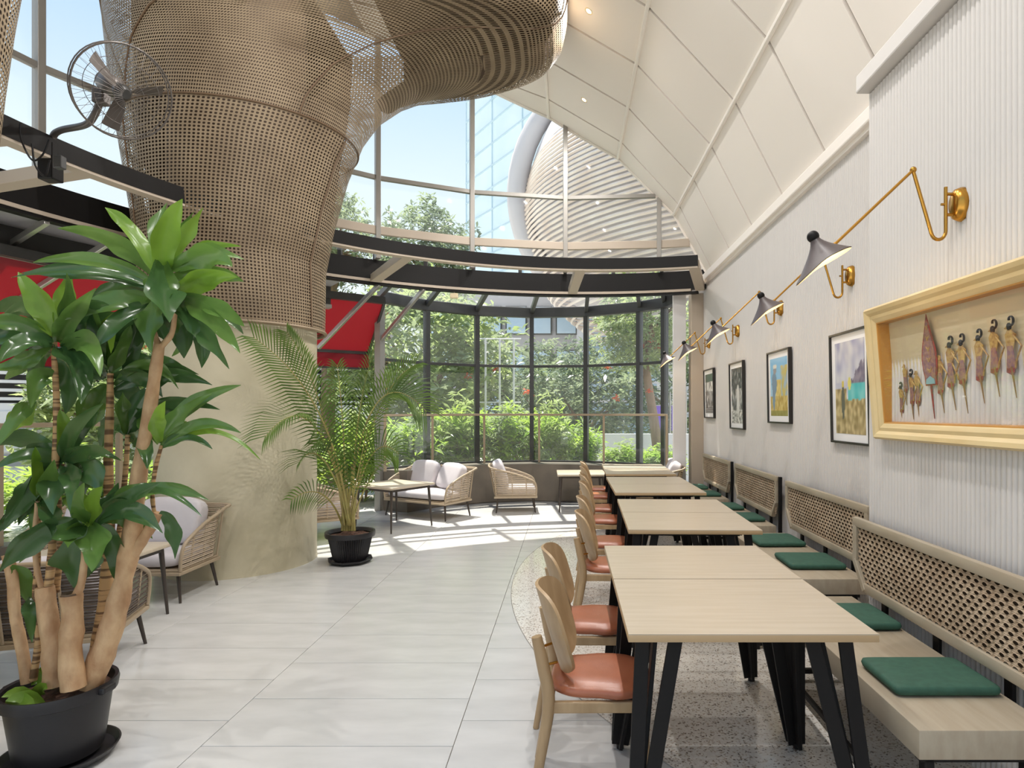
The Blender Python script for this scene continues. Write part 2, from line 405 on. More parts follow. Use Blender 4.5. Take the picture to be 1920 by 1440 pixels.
# downlights recessed in the vault; unseen left row added as fill light
dl0 = None
for k, (x, y) in enumerate([(0.21, 7.9), (0.21, 6.15), (0.21, 4.4), (0.21, 2.65), (0.21, 0.9), (-2.0, 5.3), (-2.0, 3.4), (-2.0, 1.5)]):
    a, b = (SEAM[2], SEAM[3]) if x > 0 else (SEAM[4], SEAM[5])
    t = (x - a[0]) / (b[0] - a[0]); z = a[1] + (b[1] - a[1]) * t
    an = math.atan2(-(b[1] - a[1]), (a[0] - b[0]))
    lab = 'small recessed vault downlight, ' + ['nearest the arched window', 'second from the arched window beside the rattan canopy', 'third from the arched window above the tables', 'fourth from the arched window', 'fifth from the arched window, above the photographer',
           'added fill lamp, left row behind the rattan canopy', 'added fill lamp, left row middle, hidden by the canopy', 'added fill lamp, left row nearest the photographer'][k]
    d = thing('ceiling_downlight', lab, 'downlight', (x, y, z), 0, 'vault downlights')
    d.rotation_euler = (0, -math.atan2(b[1] - a[1], a[0] - b[0]) * -1, 0)
    MB().lathe([(0.030, -0.002), (0.044, -0.004), (0.046, 0.004), (0.030, 0.02)], 20).build('ring', M_white, d, 40)
    MB().lathe([(0.0, -0.001), (0.030, -0.001)], 16).build('lens', M_bulb, d)
    ld = bpy.data.lights.new('downlight_lamp', 'AREA'); ld.shape = 'DISK'; ld.size = 0.07; ld.energy = DOWN_W; ld.color = (1.0, 0.975, 0.945)
    lo = bpy.data.objects.new('lamp', ld); COL.objects.link(lo); lo.parent = d; lo.location = (0, 0, -0.03)

# ------------------------------------------------------------------ upper curved glazing
def ray_circle(px, c, r):
    k = (px - CX) / F; A = k * k + 1; B = -2 * (k * c[0] + c[1]); D = c[0] ** 2 + c[1] ** 2 - r * r
    Y = (-B + math.sqrt(B * B - 4 * A * D)) / (2 * A); return (k * Y, Y)
def vz(x):
    for (a, b) in zip(SEAM, SEAM[1:]):
        if b[0] <= x <= a[0]: return a[1] + (b[1] - a[1]) * (x - a[0]) / (b[0] - a[0])
    return SEAM[0][1] if x > 2 else SEAM[-1][1]
def pol(c, r, a): return (c[0] + r * math.cos(a), c[1] + r * math.sin(a))
win = struct('window_1')
ang = [math.atan2(p[1] - UG[1], p[0] - UG[0]) for p in (ray_circle(px, UG, UGR) for px in (1236, 1060, 885, 708))]
step = (ang[3] - ang[0]) / 3
ang = [ang[0] - step * 0.36] + ang + [ang[3] + step * k for k in (1, 2, 3)]
pl = ray_circle(73, UG, UGR); al_ = math.atan2(pl[1] - UG[1], pl[0] - UG[0])
if al_ < 0: al_ += 2 * PI
ang = [a for a in ang if a < al_ - 0.10] + [al_, al_ + step, al_ + 2 * step, al_ + 3 * step, al_ + 4 * step]
SILL, TRANS = 3.94, 4.65
for i, a in enumerate(ang):
    x, y = pol(UG, UGR, a); zt = vz(x) + 0.02; rad = Vector((math.cos(a), math.sin(a), 0))
    big = 0.5 if i == 0 else 1.0
    if zt > 3.9: MB().bar((x, y, 3.56), (x, y, zt), 0.065 * big, 0.10, rad, bev=0.004).build('mullion', M_alu, win)
for i in range(len(ang) - 1):
    a0, a1 = ang[i], ang[i + 1]; p0, p1 = pol(UG, UGR, a0), pol(UG, UGR, a1)
    for (zz, h, nm) in ((TRANS, 0.055, 'transom'), (SILL, 0.11, 'sill')):
        q = p0
        if vz(p0[0]) < zz: 
            tt = 0
            while vz(p0[0] + (p1[0] - p0[0]) * tt) < zz and tt < 1: tt += 0.02
            q = (p0[0] + (p1[0] - p0[0]) * tt, p0[1] + (p1[1] - p0[1]) * tt)
        MB().bar((q[0], q[1], zz), (p1[0], p1[1], zz), 0.06, h, bev=0.004).build(nm, M_alu if nm == 'transom' else M_lip, win)
    nseg = 6; v = []
    for s in range(nseg + 1):
        x = p0[0] + (p1[0] - p0[0]) * s / nseg; y = p0[1] + (p1[1] - p0[1]) * s / nseg
        zt = max(vz(x), TRANS if False else 3.6); v += [(x, y, 3.60), (x, y, min(TRANS, zt)), (x, y, zt)]
    g = MB()
    for s in range(nseg): g.add([v[3 * s], v[3 * s + 3], v[3 * s + 4], v[3 * s + 1]], [(0, 1, 2, 3)])
    g.build('pane', M_glass, win)
    g = MB()
    for s in range(nseg):
        if v[3 * s + 5][2] - TRANS > 0.01: g.add([v[3 * s + 1], v[3 * s + 4], v[3 * s + 5], v[3 * s + 2]], [(0, 1, 2, 3)])
    if g.f: g.build('pane', M_glass, win)

# ------------------------------------------------------------------ ring beams and rafters
IB, IBR = (0.44, 3.50), 4.10
LB, LBR = (0.25, 3.90), 5.20
def arc_beam(c, r, a0, a1, z0, z1, t, n=60):
    mb = MB(); vs = []
    for i in range(n + 1):
        a = a0 + (a1 - a0) * i / n
        for (rr, zz) in ((r, z0), (r, z1), (r + t, z1), (r + t, z0)):
            x, y = pol(c, rr, a); vs.append((x, y, zz))
    fs = [(0, 1, 2, 3), (4 * n + 3, 4 * n + 2, 4 * n + 1, 4 * n)]
    for i in range(n):
        for k in range(4):
            k2 = (k + 1) % 4; fs.append((4 * i + k, 4 * i + 4 + k, 4 * i + 4 + k2, 4 * i + k2))
    mb.add(vs, fs); return mb
def ang_at(px, c, r):
    p = ray_circle(px, c, r); a = math.atan2(p[1] - c[1], p[0] - c[0]); return a if a > 0 else a + 2 * PI
a_r = ang_at(1308, IB, IBR)
ib = struct('trim_2')
arc_beam(IB, IBR, a_r, math.radians(215), 3.285, 3.42, 0.10).build('ring_beam', M_black, ib, 30)
arc_beam(IB, IBR + 0.005, a_r, math.radians(215), 3.265, 3.285, 0.10).build('bottom_flange', M_lip, ib, 30)
lb = struct('trim_3')
a_l = math.acos((1.99 - LB[0]) / LBR)
arc_beam(LB, LBR, a_l, math.radians(222), 3.29, 3.56, 0.12).build('ring_beam', M_black, lb, 30)
arc_beam(LB, LBR - 0.03, a_l + 0.04, math.radians(222), 3.255, 3.29, 0.20).build('bottom_flange', M_lip, lb, 30)
arc_beam(LB, LBR - 0.015, a_l + 0.02, math.radians(222), 3.225, 3.254, 0.10).build('lower_edge', M_black, lb, 30)
for px in (1300, 1090, 772, 180, 30):
    a = ang_at(px, IB, IBR) if px > 0 else 0
    p = pol(IB, IBR + 0.09, a); d = Vector((math.cos(a), math.sin(a), 0))
    # runs from the inner ring out and down to the foot of the outer ring
    q = Vector((p[0], p[1], 0)) + d * 0.3
    k = 0.0
    while math.hypot(p[0] + d.x * k - LB[0], p[1] + d.y * k - LB[1]) < LBR - 0.03 and k < 2.5: k += 0.01
    e2 = (p[0] + d.x * k, p[1] + d.y * k, 3.30)
    MB().bar((p[0], p[1], 3.33), e2, 0.13, 0.10, bev=0.005).build('rafter', M_lip, lb)
for px in (640, 706, 800, 889, 976, 1060, 1150, 1240):
    a = ang_at(px, LB, LBR); x, y = pol(LB, LBR + 0.06, a)
    MB().box((x, y, 3.63), (0.05, 0.05, 0.14)).build('short_post', M_dark, lb)

for px, lab in ((852, 'small white sensor box under the lower ring beam near the bay'),):
    a = ang_at(px, LB, LBR); x, y = pol(LB, LBR + 0.02, a); t = thing('sensor_box', lab, 'sensor', (x, y, 3.17))
    MB().box((0, 0, 0), (0.11, 0.07, 0.07), bev=0.008).build('housing', M_white, t); MB().tube([(0, 0, 0.03), (0, 0, 0.06)], 0.012, 8).build('mount', M_steel, t)

# ------------------------------------------------------------------ glazed bay at the far end
BC, BR = (-0.49, 8.16), 2.62
bay = struct('window_2')
bp = [ray_circle(px, BC, BR) for px in (712, 800, 894, 997, 1099, 1199, 1246)] 
bp.append((1.70, 9.25))
ZH, ZT, ZB = 3.27, 2.30, 0.30
for i, p in enumerate(bp):
    d = Vector((p[0] - BC[0], p[1] - BC[1], 0)).normalized()
    w = 0.11 if i == 0 else 0.075
    MB().bar((p[0], p[1], 0.0), (p[0], p[1], ZH), w, 0.11, d, bev=0.004).build('mullion', M_alu if i == 0 else M_dark, bay)
    k = (Vector((p[0], p[1])) - Vector(LB)); u = k.normalized() * (LBR + 0.02)
    MB().bar((LB[0] + u.x, LB[1] + u.y, 3.36), (p[0], p[1], ZH), 0.06, 0.09, bev=0.004).build('roof_rafter', M_dark, bay)
for (a, b) in zip(bp, bp[1:]):
    for (zz, h, w) in ((ZH - 0.02, 0.17, 0.13), (ZT, 0.045, 0.07), (0.62, 0.05, 0.07)):
        MB().bar((a[0], a[1], zz), (b[0], b[1], zz), w, h, bev=0.004).build('head_rail' if zz > 3 else 'transom', M_dark, bay)
    for (z0, z1) in ((0.62, ZT), (ZT, ZH)):
        MB().add([(a[0], a[1], z0), (b[0], b[1], z0), (b[0], b[1], z1), (a[0], a[1], z1)], [(0, 1, 2, 3)]).build('pane', M_glass, bay)
    ka = (Vector(a) - Vector(LB)).normalized() * (LBR + 0.02); kb = (Vector(b) - Vector(LB)).normalized() * (LBR + 0.02)
    MB().add([(a[0], a[1], ZH + 0.05), (b[0], b[1], ZH + 0.05), (LB[0] + kb.x, LB[1] + kb.y, 3.40), (LB[0] + ka.x, LB[1] + ka.y, 3.40)], [(0, 1, 2, 3)]).build('roof_pane', M_glass, bay)
# planter kerb below the bay glazing
def offs(r): 
    return [(BC[0] + (p[0] - BC[0]) * r, BC[1] + (p[1] - BC[1]) * r) for p in bp]
kerb = MB(); inn = offs(0.80); out = offs(0.97)
for i in range(len(inn) - 1):
    kerb.prism([inn[i], inn[i + 1], out[i + 1], out[i]], 0.0, 0.62)
kerb.build('planter_kerb', M_plant, None, kind='structure')
# brass-toned balustrade standing on the kerb
rail = thing('glass_balustrade', 'tan railed glass balustrade on the kerb inside the curved bay', 'railing', (0, 0, 0))
rp_ = [ray_circle(px, BC, BR * 0.87) for px in (722, 811, 908, 1011, 1132, 1250)]
RZ = 1.45
for (a, b) in zip(rp_, rp_[1:]):
    MB().bar((a[0], a[1], RZ), (b[0], b[1], RZ), 0.05, 0.035, bev=0.004).build('top_rail', M_tan, rail)
    MB().add([(a[0], a[1], 0.66), (b[0], b[1], 0.66), (b[0], b[1], RZ - 0.03), (a[0], a[1], RZ - 0.03)], [(0, 1, 2, 3)]).build('glass_panel', M_glassr, rail)
for a in rp_: MB().box((a[0], a[1], 1.04), (0.035, 0.035, 0.82), bev=0.003).build('post', M_tan, rail)

# end column by the right wall
ec = struct('column_2')
MB().box((1.92, 9.12, 1.63), (0.18, 0.22, 3.26), bev=0.006).build('pier', M_lip, ec)
MB().box((1.665, 9.10, 1.63), (0.19, 0.08, 3.26), bev=0.006).build('white_panel', M_bwhite, ec)

# ------------------------------------------------------------------ concrete column with woven cane sleeve
CP = (-3.30, 6.11)
col = struct('column_1', loc=(CP[0], CP[1], 0))
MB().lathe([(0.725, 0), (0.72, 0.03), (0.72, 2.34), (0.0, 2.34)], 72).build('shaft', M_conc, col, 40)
MB().lathe([(0.62, 2.34), (0.62, 6.6)], 32).build('core', M_core, col, 40)  # unseen core, coloured dark to stand for shade behind the cane holes
def tab(T):
    zs = [t[0] for t in T]; vs = [t[1] for t in T]
    return lambda z: float(np.interp(z, zs, vs))
ZTOP = 5.75
rl_ = tab([(2.31, .805), (2.6, .83), (3.33, .894), (3.76, .955), (4.4, 1.05), (5.36, 1.11), (6.2, 1.13)])
rr_ = tab([(2.31, .80), (2.95, .80), (3.49, .91), (3.95, 1.04), (4.35, 1.21), (4.65, 1.44), (4.88, 1.78), (5.0, 2.1), (5.08, 2.42), (5.12, 2.9), (5.2, 3.15), (5.32, 3.25), (5.5, 3.29), (6.2, 3.3)])
dd_ = tab([(2.31, .80), (3.0, .86), (4.0, .98), (5.0, 1.12), (6.2, 1.2)])
def section(z, n):
    """n points equally spaced along the sleeve's outline at height z, starting at the back"""
    a = np.linspace(PI / 2, PI / 2 + 2 * PI, 721)
    rl, rr, d = rl_(z), rr_(z), dd_(z)
    k = 1.0 if rr < 1.3 else max(0.62, 1.0 - 0.22 * (rr - 1.3))
    c, s = np.cos(a), np.sin(a)
    x = np.where(c > 0, rr * np.abs(c) ** k, -rl * np.abs(c)); y = d * np.sign(s) * np.abs(s) ** np.where(c > 0, k, 1.0)
    L = np.concatenate([[0], np.cumsum(np.hypot(np.diff(x), np.diff(y)))])
    t = np.linspace(0, L[-1], n + 1)
    return np.interp(t, L, x), np.interp(t, L, y)
def levels(z0, z1, pitch):
    zs = [z0]
    while zs[-1] < z1 - 1e-4:
        z = zs[-1]; h = 0.001; slope = abs(rr_(z + h) - rr_(z)) / h
        m = math.hypot(1, slope); m = 0.3 + 0.7 * min(m, 4.5)
        zs.append(min(z1, z + pitch / m))
    return zs
def cane_patch(z0, z1, n, i0, i1, pitch):
    zs = levels(z0, z1, pitch); X = []; 
    rows = []
    half = []
    for z in zs:
        x, y = section(z, n); rows.append(np.stack([x, y, np.full_like(x, z)], 1))
    P = np.array(rows)[:, i0:i1 + 1]                      # rows x cols x 3
    A = P[:-1, :-1]; B = P[:-1, 1:]; C_ = P[1:, 1:]; D = P[1:, :-1]
    ctr = (A + B + C_ + D) / 4
    outer = [A, (A + B) / 2, B, (B + C_) / 2, C_, (C_ + D) / 2, D, (D + A) / 2]
    inner = [ctr + (o - ctr) * s for o, s in zip(outer, (.50, .62) * 4)]
    V = np.stack(outer + inner, 2).reshape(-1, 3); nC = A.shape[0] * A.shape[1]
    base = (np.arange(nC) * 16)[:, None, None]
    loc = np.array([[k, (k + 1) % 8, 8 + (k + 1) % 8, 8 + k] for k in range(8)])[None]
    Fq = (base + loc).reshape(-1, 4)
    me = bpy.data.meshes.new('cane_panel'); me.vertices.add(len(V)); me.vertices.foreach_set('co', V.ravel())
    me.loops.add(Fq.size); me.loops.foreach_set('vertex_index', Fq.ravel()); me.polygons.add(len(Fq))
    me.polygons.foreach_set('loop_start', np.arange(0, Fq.size, 4)); me.polygons.foreach_set('loop_total', np.full(len(Fq), 4))
    me.materials.append(M_cane); me.update(); me.validate(); return me
ZS = 4.18
N1, N2 = 168, 320
for (i0, i1) in ((0, 45), (45, 66), (66, 121), (121, 168)):
    link('cane_panel', cane_patch(2.31, ZS, N1, i0, i1, 0.0305), col)
for (i0, i1) in ((0, 76), (76, 130), (130, 203), (203, 320)):
    link('cane_panel', cane_patch(ZS, ZTOP, N2, i0, i1, 0.030), col)
def seam_v(z0, z1, n, i):
    pts = []
    for z in np.linspace(z0, z1, 22):
        x, y = section(z, n); v = Vector((x[i], y[i], 0)); pts.append((x[i] * 1.006, y[i] * 1.006, z))
    MB().tube(pts, 0.008, 5).build('seam_strip', M_seam, col)
for i in (45, 66, 121): seam_v(2.33, ZS, N1, i)
for i in (76, 130, 203): seam_v(ZS, ZTOP, N2, i)
def ring_at(z, r, nm, m):
    x, y = section(z, 96); MB().tube([(a * 1.004, b * 1.004, z) for a, b in zip(x[:-1], y[:-1])], r, 6, closed=True).build(nm, m, col)
ring_at(ZS, 0.009, 'seam_strip', M_seam); ring_at(2.31, 0.018, 'bottom_hem', M_cane)
for (xa, xb) in ((-2.0, 0.74), (1.35, 4.0)):           # dark lining added in the sleeve back to block light, slot left open
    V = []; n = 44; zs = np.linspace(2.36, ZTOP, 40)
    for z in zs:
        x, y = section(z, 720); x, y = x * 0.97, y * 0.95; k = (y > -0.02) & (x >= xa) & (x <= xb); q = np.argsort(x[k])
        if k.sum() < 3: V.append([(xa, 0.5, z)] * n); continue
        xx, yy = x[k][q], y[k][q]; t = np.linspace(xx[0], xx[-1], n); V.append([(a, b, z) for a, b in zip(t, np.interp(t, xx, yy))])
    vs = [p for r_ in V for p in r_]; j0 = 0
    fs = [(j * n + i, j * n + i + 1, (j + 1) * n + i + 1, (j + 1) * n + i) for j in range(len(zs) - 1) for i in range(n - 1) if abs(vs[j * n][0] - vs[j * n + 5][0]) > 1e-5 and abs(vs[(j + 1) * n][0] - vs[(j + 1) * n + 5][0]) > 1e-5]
    MB().add(vs, fs).build('light_block_lining', M_core, col)
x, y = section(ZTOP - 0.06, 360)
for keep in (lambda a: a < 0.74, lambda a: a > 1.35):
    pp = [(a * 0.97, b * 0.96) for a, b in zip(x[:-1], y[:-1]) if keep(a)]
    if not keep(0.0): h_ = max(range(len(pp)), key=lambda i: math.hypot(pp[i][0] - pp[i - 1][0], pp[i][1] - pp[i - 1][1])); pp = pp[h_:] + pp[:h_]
    MB().prism(pp, ZTOP - 0.06, ZTOP - 0.04).build('light_block_lid', M_core, col)  # unseen lid added to stop light passing over the lining
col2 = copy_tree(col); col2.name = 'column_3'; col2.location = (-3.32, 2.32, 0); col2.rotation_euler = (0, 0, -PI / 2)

# ------------------------------------------------------------------ left side: header, awnings, stays
hd = struct('trim_4')
arc_beam(LB, 5.75, math.radians(128), math.radians(215), 2.98, 3.236, 0.10, 40).build('header', M_dark, hd, 30)
arc_beam(LB, 5.70, math.radians(128), math.radians(215), 2.93, 2.98, 0.14, 40).build('header_trim', M_alu, hd, 30)
arc_beam(LB, 5.22, math.radians(128), math.radians(215), 3.235, 3.25, 0.6, 40).build('soffit', M_bgrey, hd, 30)
def awning(name, label, a0, a1, z0, z1, r0, r1, val):
    t = thing(name, label, 'awning')
    P = lambda r, a, z: Vector((*pol(LB, r, a), z))
    A, B, C_, D = P(r0, a0, z0), P(r0, a1, z0), P(r1, a1, z1), P(r1, a0, z1)
    fab = MB(); n = Vector((0, 0, 0.012)); vs = [A, B, C_, D]; vs = vs + [v + n for v in vs]
    fab.add(vs, [(0, 1, 2, 3), (7, 6, 5, 4), (0, 4, 5, 1), (1, 5, 6, 2), (2, 6, 7, 3), (3, 7, 4, 0)]).build('canopy_fabric', M_red, t)
    MB().bar(D, C_, 0.05, 0.06).build('front_bar', M_dark, t)
    MB().bar(A, B, 0.08, 0.10).build('roller_tube', M_dark, t)
    v = MB(); h = Vector((0, 0, -val)); v.add([D, C_, C_ + h, D + h] + [x + Vector((0.006, 0.006, 0)) for x in (D, C_, C_ + h, D + h)], [(0, 1, 2, 3), (7, 6, 5, 4), (2, 3, 7, 6), (0, 3, 7, 4), (1, 2, 6, 5)]).build('valance', M_red, t)
    MB().bar(D + h, C_ + h, 0.02, 0.03).build('valance_bar', M_dark, t)
    for (p, q) in ((A, D), (B, C_)):
        MB().bar(p + Vector((0, 0, -0.02)), q + Vector((0, 0, -0.02)), 0.035, 0.035).build('side_arm', M_dark, t)
    return t
awning('sun_awning', 'red fabric awning between the concrete column and the curved bay', ang_at(722, LB, 5.75), ang_at(560, LB, 5.75), 3.12, 2.45, 5.78, 6.85, 0.26)
awning('sun_awning', 'wide red fabric awning outside behind the tall leafy plant', ang_at(290, LB, 5.75), math.radians(178), 2.98, 2.22, 5.86, 7.0, 0.22)
st = struct('trim_5')
for (p, q) in (((711, 533), (597, 652)), ((795, 541), (712, 640)), ((240, 432), (20, 570)), ((88, 415), (-30, 490))):
    a = ang_at(p[0], LB, LBR); P0 = pol(LB, LBR, a); z0 = CAMH + (CY - p[1]) * P0[1] / F
    if p[0] > 700: Q = Vector((*ray_circle(q[0], LB, 6.35), 0)); 
    else: Q = Vector((*ray_circle(q[0], LB, 6.25), 0))
    if p[0] == 795: Q = Vector((bp[0][0], bp[0][1], 0))
    Q.z = CAMH + (CY - q[1]) * Q.y / F
    MB().bar((P0[0], P0[1], z0), Q, 0.045, 0.055, bev=0.004).build('stay_bar', M_steel, st)
# ceiling edge between left wall and sky keeps open; railing on the left
railL = thing('terrace_railing', 'tan post railing with glass panels behind the leafy plant', 'railing')
la = [math.radians(d) for d in (132, 141, 150, 160, 170, 180, 190, 200)]
for (a, b) in zip(la, la[1:]):
    p, q = pol(LB, 6.3, a), pol(LB, 6.3, b)
    MB().bar((p[0], p[1], 1.36), (q[0], q[1], 1.36), 0.05, 0.05, bev=0.004).build('top_rail', M_tan, railL)
    MB().add([(p[0], p[1], 0.28), (q[0], q[1], 0.28), (q[0], q[1], 1.3), (p[0], p[1], 1.3)], [(0, 1, 2, 3)]).build('glass_panel', M_glassr, railL)
for a in la:
    p = pol(LB, 6.3, a); MB().box((p[0], p[1], 0.74), (0.055, 0.055, 1.2), bev=0.004).build('post', M_tan, railL)
arc_beam(LB, 6.2, math.radians(128), math.radians(214), 0.0, 0.16, 0.25, 40).build('kerb', M_plant, None, kind='structure')

# ------------------------------------------------------------------ dining tables
def make_table(name, label, cat):
    t = thing(name, label, cat, group='oak dining tables along the bench')
    MB().box((0, 0, 0.7345), (0.845, 0.674, 0.025), bev=0.003).build('board_edge', M_edge, t, 40)
    MB().box((0, 0, 0.7480), (0.843, 0.672, 0.004)).build('tabletop', M_wood, t)
    fr = MB()
    for s in (-1, 1):
        fr.box((0, s * 0.23, 0.705), (0.60, 0.04, 0.018)); fr.box((s * 0.30, 0, 0.705), (0.04, 0.46, 0.018))
    fr.build('steel_frame', M_black, t)
    for sx_ in (-1, 1):
        for sy in (-1, 1):
            l = MB(); foot = Vector((sx_ * 0.405, sy * 0.325, 0.02))
            l.bar((sx_ * 0.36, sy * 0.215, 0.70), foot + Vector((0, sy * 0.004, 0)), 0.050, 0.014, (0, 1, 0), bev=0.002)
            l.bar((sx_ * 0.24, sy * 0.215, 0.70), foot - Vector((sx_ * 0.024, 0, 0)), 0.050, 0.014, (0, 1, 0), bev=0.002)
            l.bar((sx_ * 0.30, sy * 0.12, 0.70), foot - Vector((sx_ * 0.012, sy * 0.02, 0)), 0.016, 0.05, (0, 1, 0), bev=0.002)
            lo = l.build('leg', M_black, t)
            MB().lathe([(0, 0), (0.016, 0), (0.016, 0.022), (0, 0.022)], 10, c=(foot.x - sx_ * 0.012, foot.y, 0.002)).build('foot_pad', M_black, lo)
    return t
ORD = ['nearest to the camera', 'second from the front', 'third from the front', 'fourth from the front', 'fifth from the front', 'sixth from the front', 'seventh from the front', 'farthest from the camera']
tables = [(0.625, 2.38, 0), (0.625, 3.06, 0), (0.815, 4.18, -1.6), (0.835, 4.86, -1.6), (0.86, 5.96, 0), (0.86, 6.64, 0), (0.885, 7.64, -1), (0.90, 8.32, -1)]
t0 = make_table('dining_table', 'pale oak dining table with black splayed steel legs, ' + ORD[0], 'table')
for i, (x, y, r) in enumerate(tables):
    if i == 0: t0.location = (x, y, 0.002); continue
    again(t0, 'pale oak dining table with black splayed steel legs, ' + ORD[i], (x, y, 0.002), math.radians(r))

# ------------------------------------------------------------------ dining chairs (built facing +X)
def make_chair(label):
    t = thing('dining_chair', label, 'chair', group='wooden chairs along the table row')
    s = MB()
    def seat(u, v):
        a = 2 * PI * u; k = 0.62; c, q = math.cos(a), math.sin(a)
        x = 0.19 * math.copysign(abs(c) ** k, c); y = (0.185 if c > 0 else 0.170) * math.copysign(abs(q) ** k, q)
        prof = [(0.0, 0.428), (0.90, 0.428), (1.0, 0.440), (1.0, 0.456), (0.93, 0.470), (0.70, 0.478), (0.4, 0.478), (0.0, 0.476)]
        r, z = prof[int(round(v * 7))]; return (x * r, y * r, z)
    s.grid(seat, 36, 7, cu=True); s.build('seat', M_leather, t, 60)
    b = MB()
    def back(th):
        def fn(u, v):
            w = (u - 0.5) * 2; h = (v - 0.5) * 2
            hw = 0.182 * (1 - 0.05 * max(0, h) ** 2 - 0.30 * max(0, -h) ** 2.0)
            k = max(abs(w), abs(h)) / max(1e-6, (abs(w) ** 4.2 + abs(h) ** 4.2) ** (1 / 4.2)); 
            W, H = w * k, h * k
            z = 0.655 + 0.165 * H; y = hw * W
            x = -0.145 - 0.30 * (z - 0.49) + 0.075 * W * W + 0.0
            n = Vector((1, -0.8 * W, 0.3)).normalized()
            return (x + n.x * th, y + n.y * th, z + n.z * th)
        return fn
    n1, n2 = 16, 12
    b.grid(back(0.0), n1, n2); b.grid(back(-0.013), n1, n2)
    w = n1 + 1; o = w * (n2 + 1)
    rim = [i for i in range(w)] + [j * w + n1 for j in range(1, n2 + 1)] + [n2 * w + i for i in range(n1 - 1, -1, -1)] + [j * w for j in range(n2 - 1, 0, -1)]
    for i in range(len(rim)):
        p, q = rim[i], rim[(i + 1) % len(rim)]; b.f.append((p, q, q + o, p + o)); b.mi.append(0)
    b.build('backrest', M_woodc, t, 50)
    for sy in (-1, 1):
        MB().tube(catmull([(-0.262, sy * 0.205, 0.0), (-0.215, sy * 0.190, 0.25), (-0.190, sy * 0.180, 0.43), (-0.212, sy * 0.176, 0.56), (-0.236, sy * 0.174, 0.665)], 4),
                  [0.014 + 0.010 * math.sin(PI * min(1, (i / 16) * 0.80)) for i in range(17)], 10).build('leg', M_woodc, t, 60)
        MB().tube(catmull([(0.185, sy * 0.175, 0.0), (0.168, sy * 0.165, 0.25), (0.155, sy * 0.158, 0.428)], 4), [0.012 + 0.0085 * i / 8 for i in range(9)], 10).build('leg', M_woodc, t, 60)
        MB().bar((-0.195, sy * 0.176, 0.405), (0.152, sy * 0.160, 0.405), 0.022, 0.042, bev=0.005).build('side_rail', M_woodc, t)
        for z in (0.625, 0.555): MB().tube([(-0.222, sy * 0.174, z), (-0.175 - 0.30 * (z - 0.60), sy * 0.135, z)], 0.005, 8).build('brass_pin', M_brass, t)
    for x, z in ((-0.19, 0.405), (0.15, 0.405)): MB().bar((x, -0.165, z), (x, 0.165, z), 0.022, 0.042, bev=0.005).build('cross_rail', M_woodc, t)
    return t
chairs = [(0.125, 2.42, -2), (0.120, 3.07, -3), (0.300, 4.17, -3), (0.320, 4.90, -2), (0.36, 5.93, -3), (0.375, 6.62, -2), (0.40, 7.60, -3), (0.42, 8.30, 0)]
CO = ['nearest to the camera', 'second from the front', 'third from the front', 'fourth from the front', 'fifth from the front', 'sixth from the front', 'seventh from the front', 'farthest down the row']
LBL = 'ash wood dining chair with tan leather seat, '
c0 = make_chair(LBL + CO[0])
for i, (x, y, r) in enumerate(chairs):
    if i == 0: c0.location = (x, y, 0.002); c0.rotation_euler = (0, 0, math.radians(r)); continue
    again(c0, LBL + CO[i], (x, y, 0.002), math.radians(r))

# ------------------------------------------------------------------ benches with woven backs and green cushions
def weave_panel(L, H):
    """open cane weave in the YZ plane, L along Y, H along Z: staggered cells with a hole in each"""
    mb = MB(); ny = int(L / 0.046); nz_ = int(H / 0.0235); dy, dz = L / ny, H / nz_
    for j in range(nz_):
        z0 = -H / 2 + j * dz; sh = dy / 2 if j % 2 else 0.0
        for i in range(ny + (1 if j % 2 else 0)):
            y0 = max(-L / 2, -L / 2 + i * dy - sh); y1 = min(L / 2, -L / 2 + (i + 1) * dy - sh); c = ((y0 + y1) / 2, z0 + dz / 2); w, h = (y1 - y0) / 2, dz / 2
            o = [(-w, -h), (0, -h), (w, -h), (w, 0), (w, h), (0, h), (-w, h), (-w, 0)]
            k = [(-.34, -.50), (0, -.66), (.34, -.50), (.66, 0), (.34, .50), (0, .66), (-.34, .50), (-.66, 0)]
            vs = [(0.002 * ((m % 2) * 2 - 1), c[0] + p[0], c[1] + p[1]) for m, p in enumerate(o)] + [(-0.003, c[0] + p[0] * w, c[1] + p[1] * h) for p in k]
            mb.add(vs, [(m, (m + 1) % 8, 8 + (m + 1) % 8, 8 + m) for m in range(8)])
    return mb
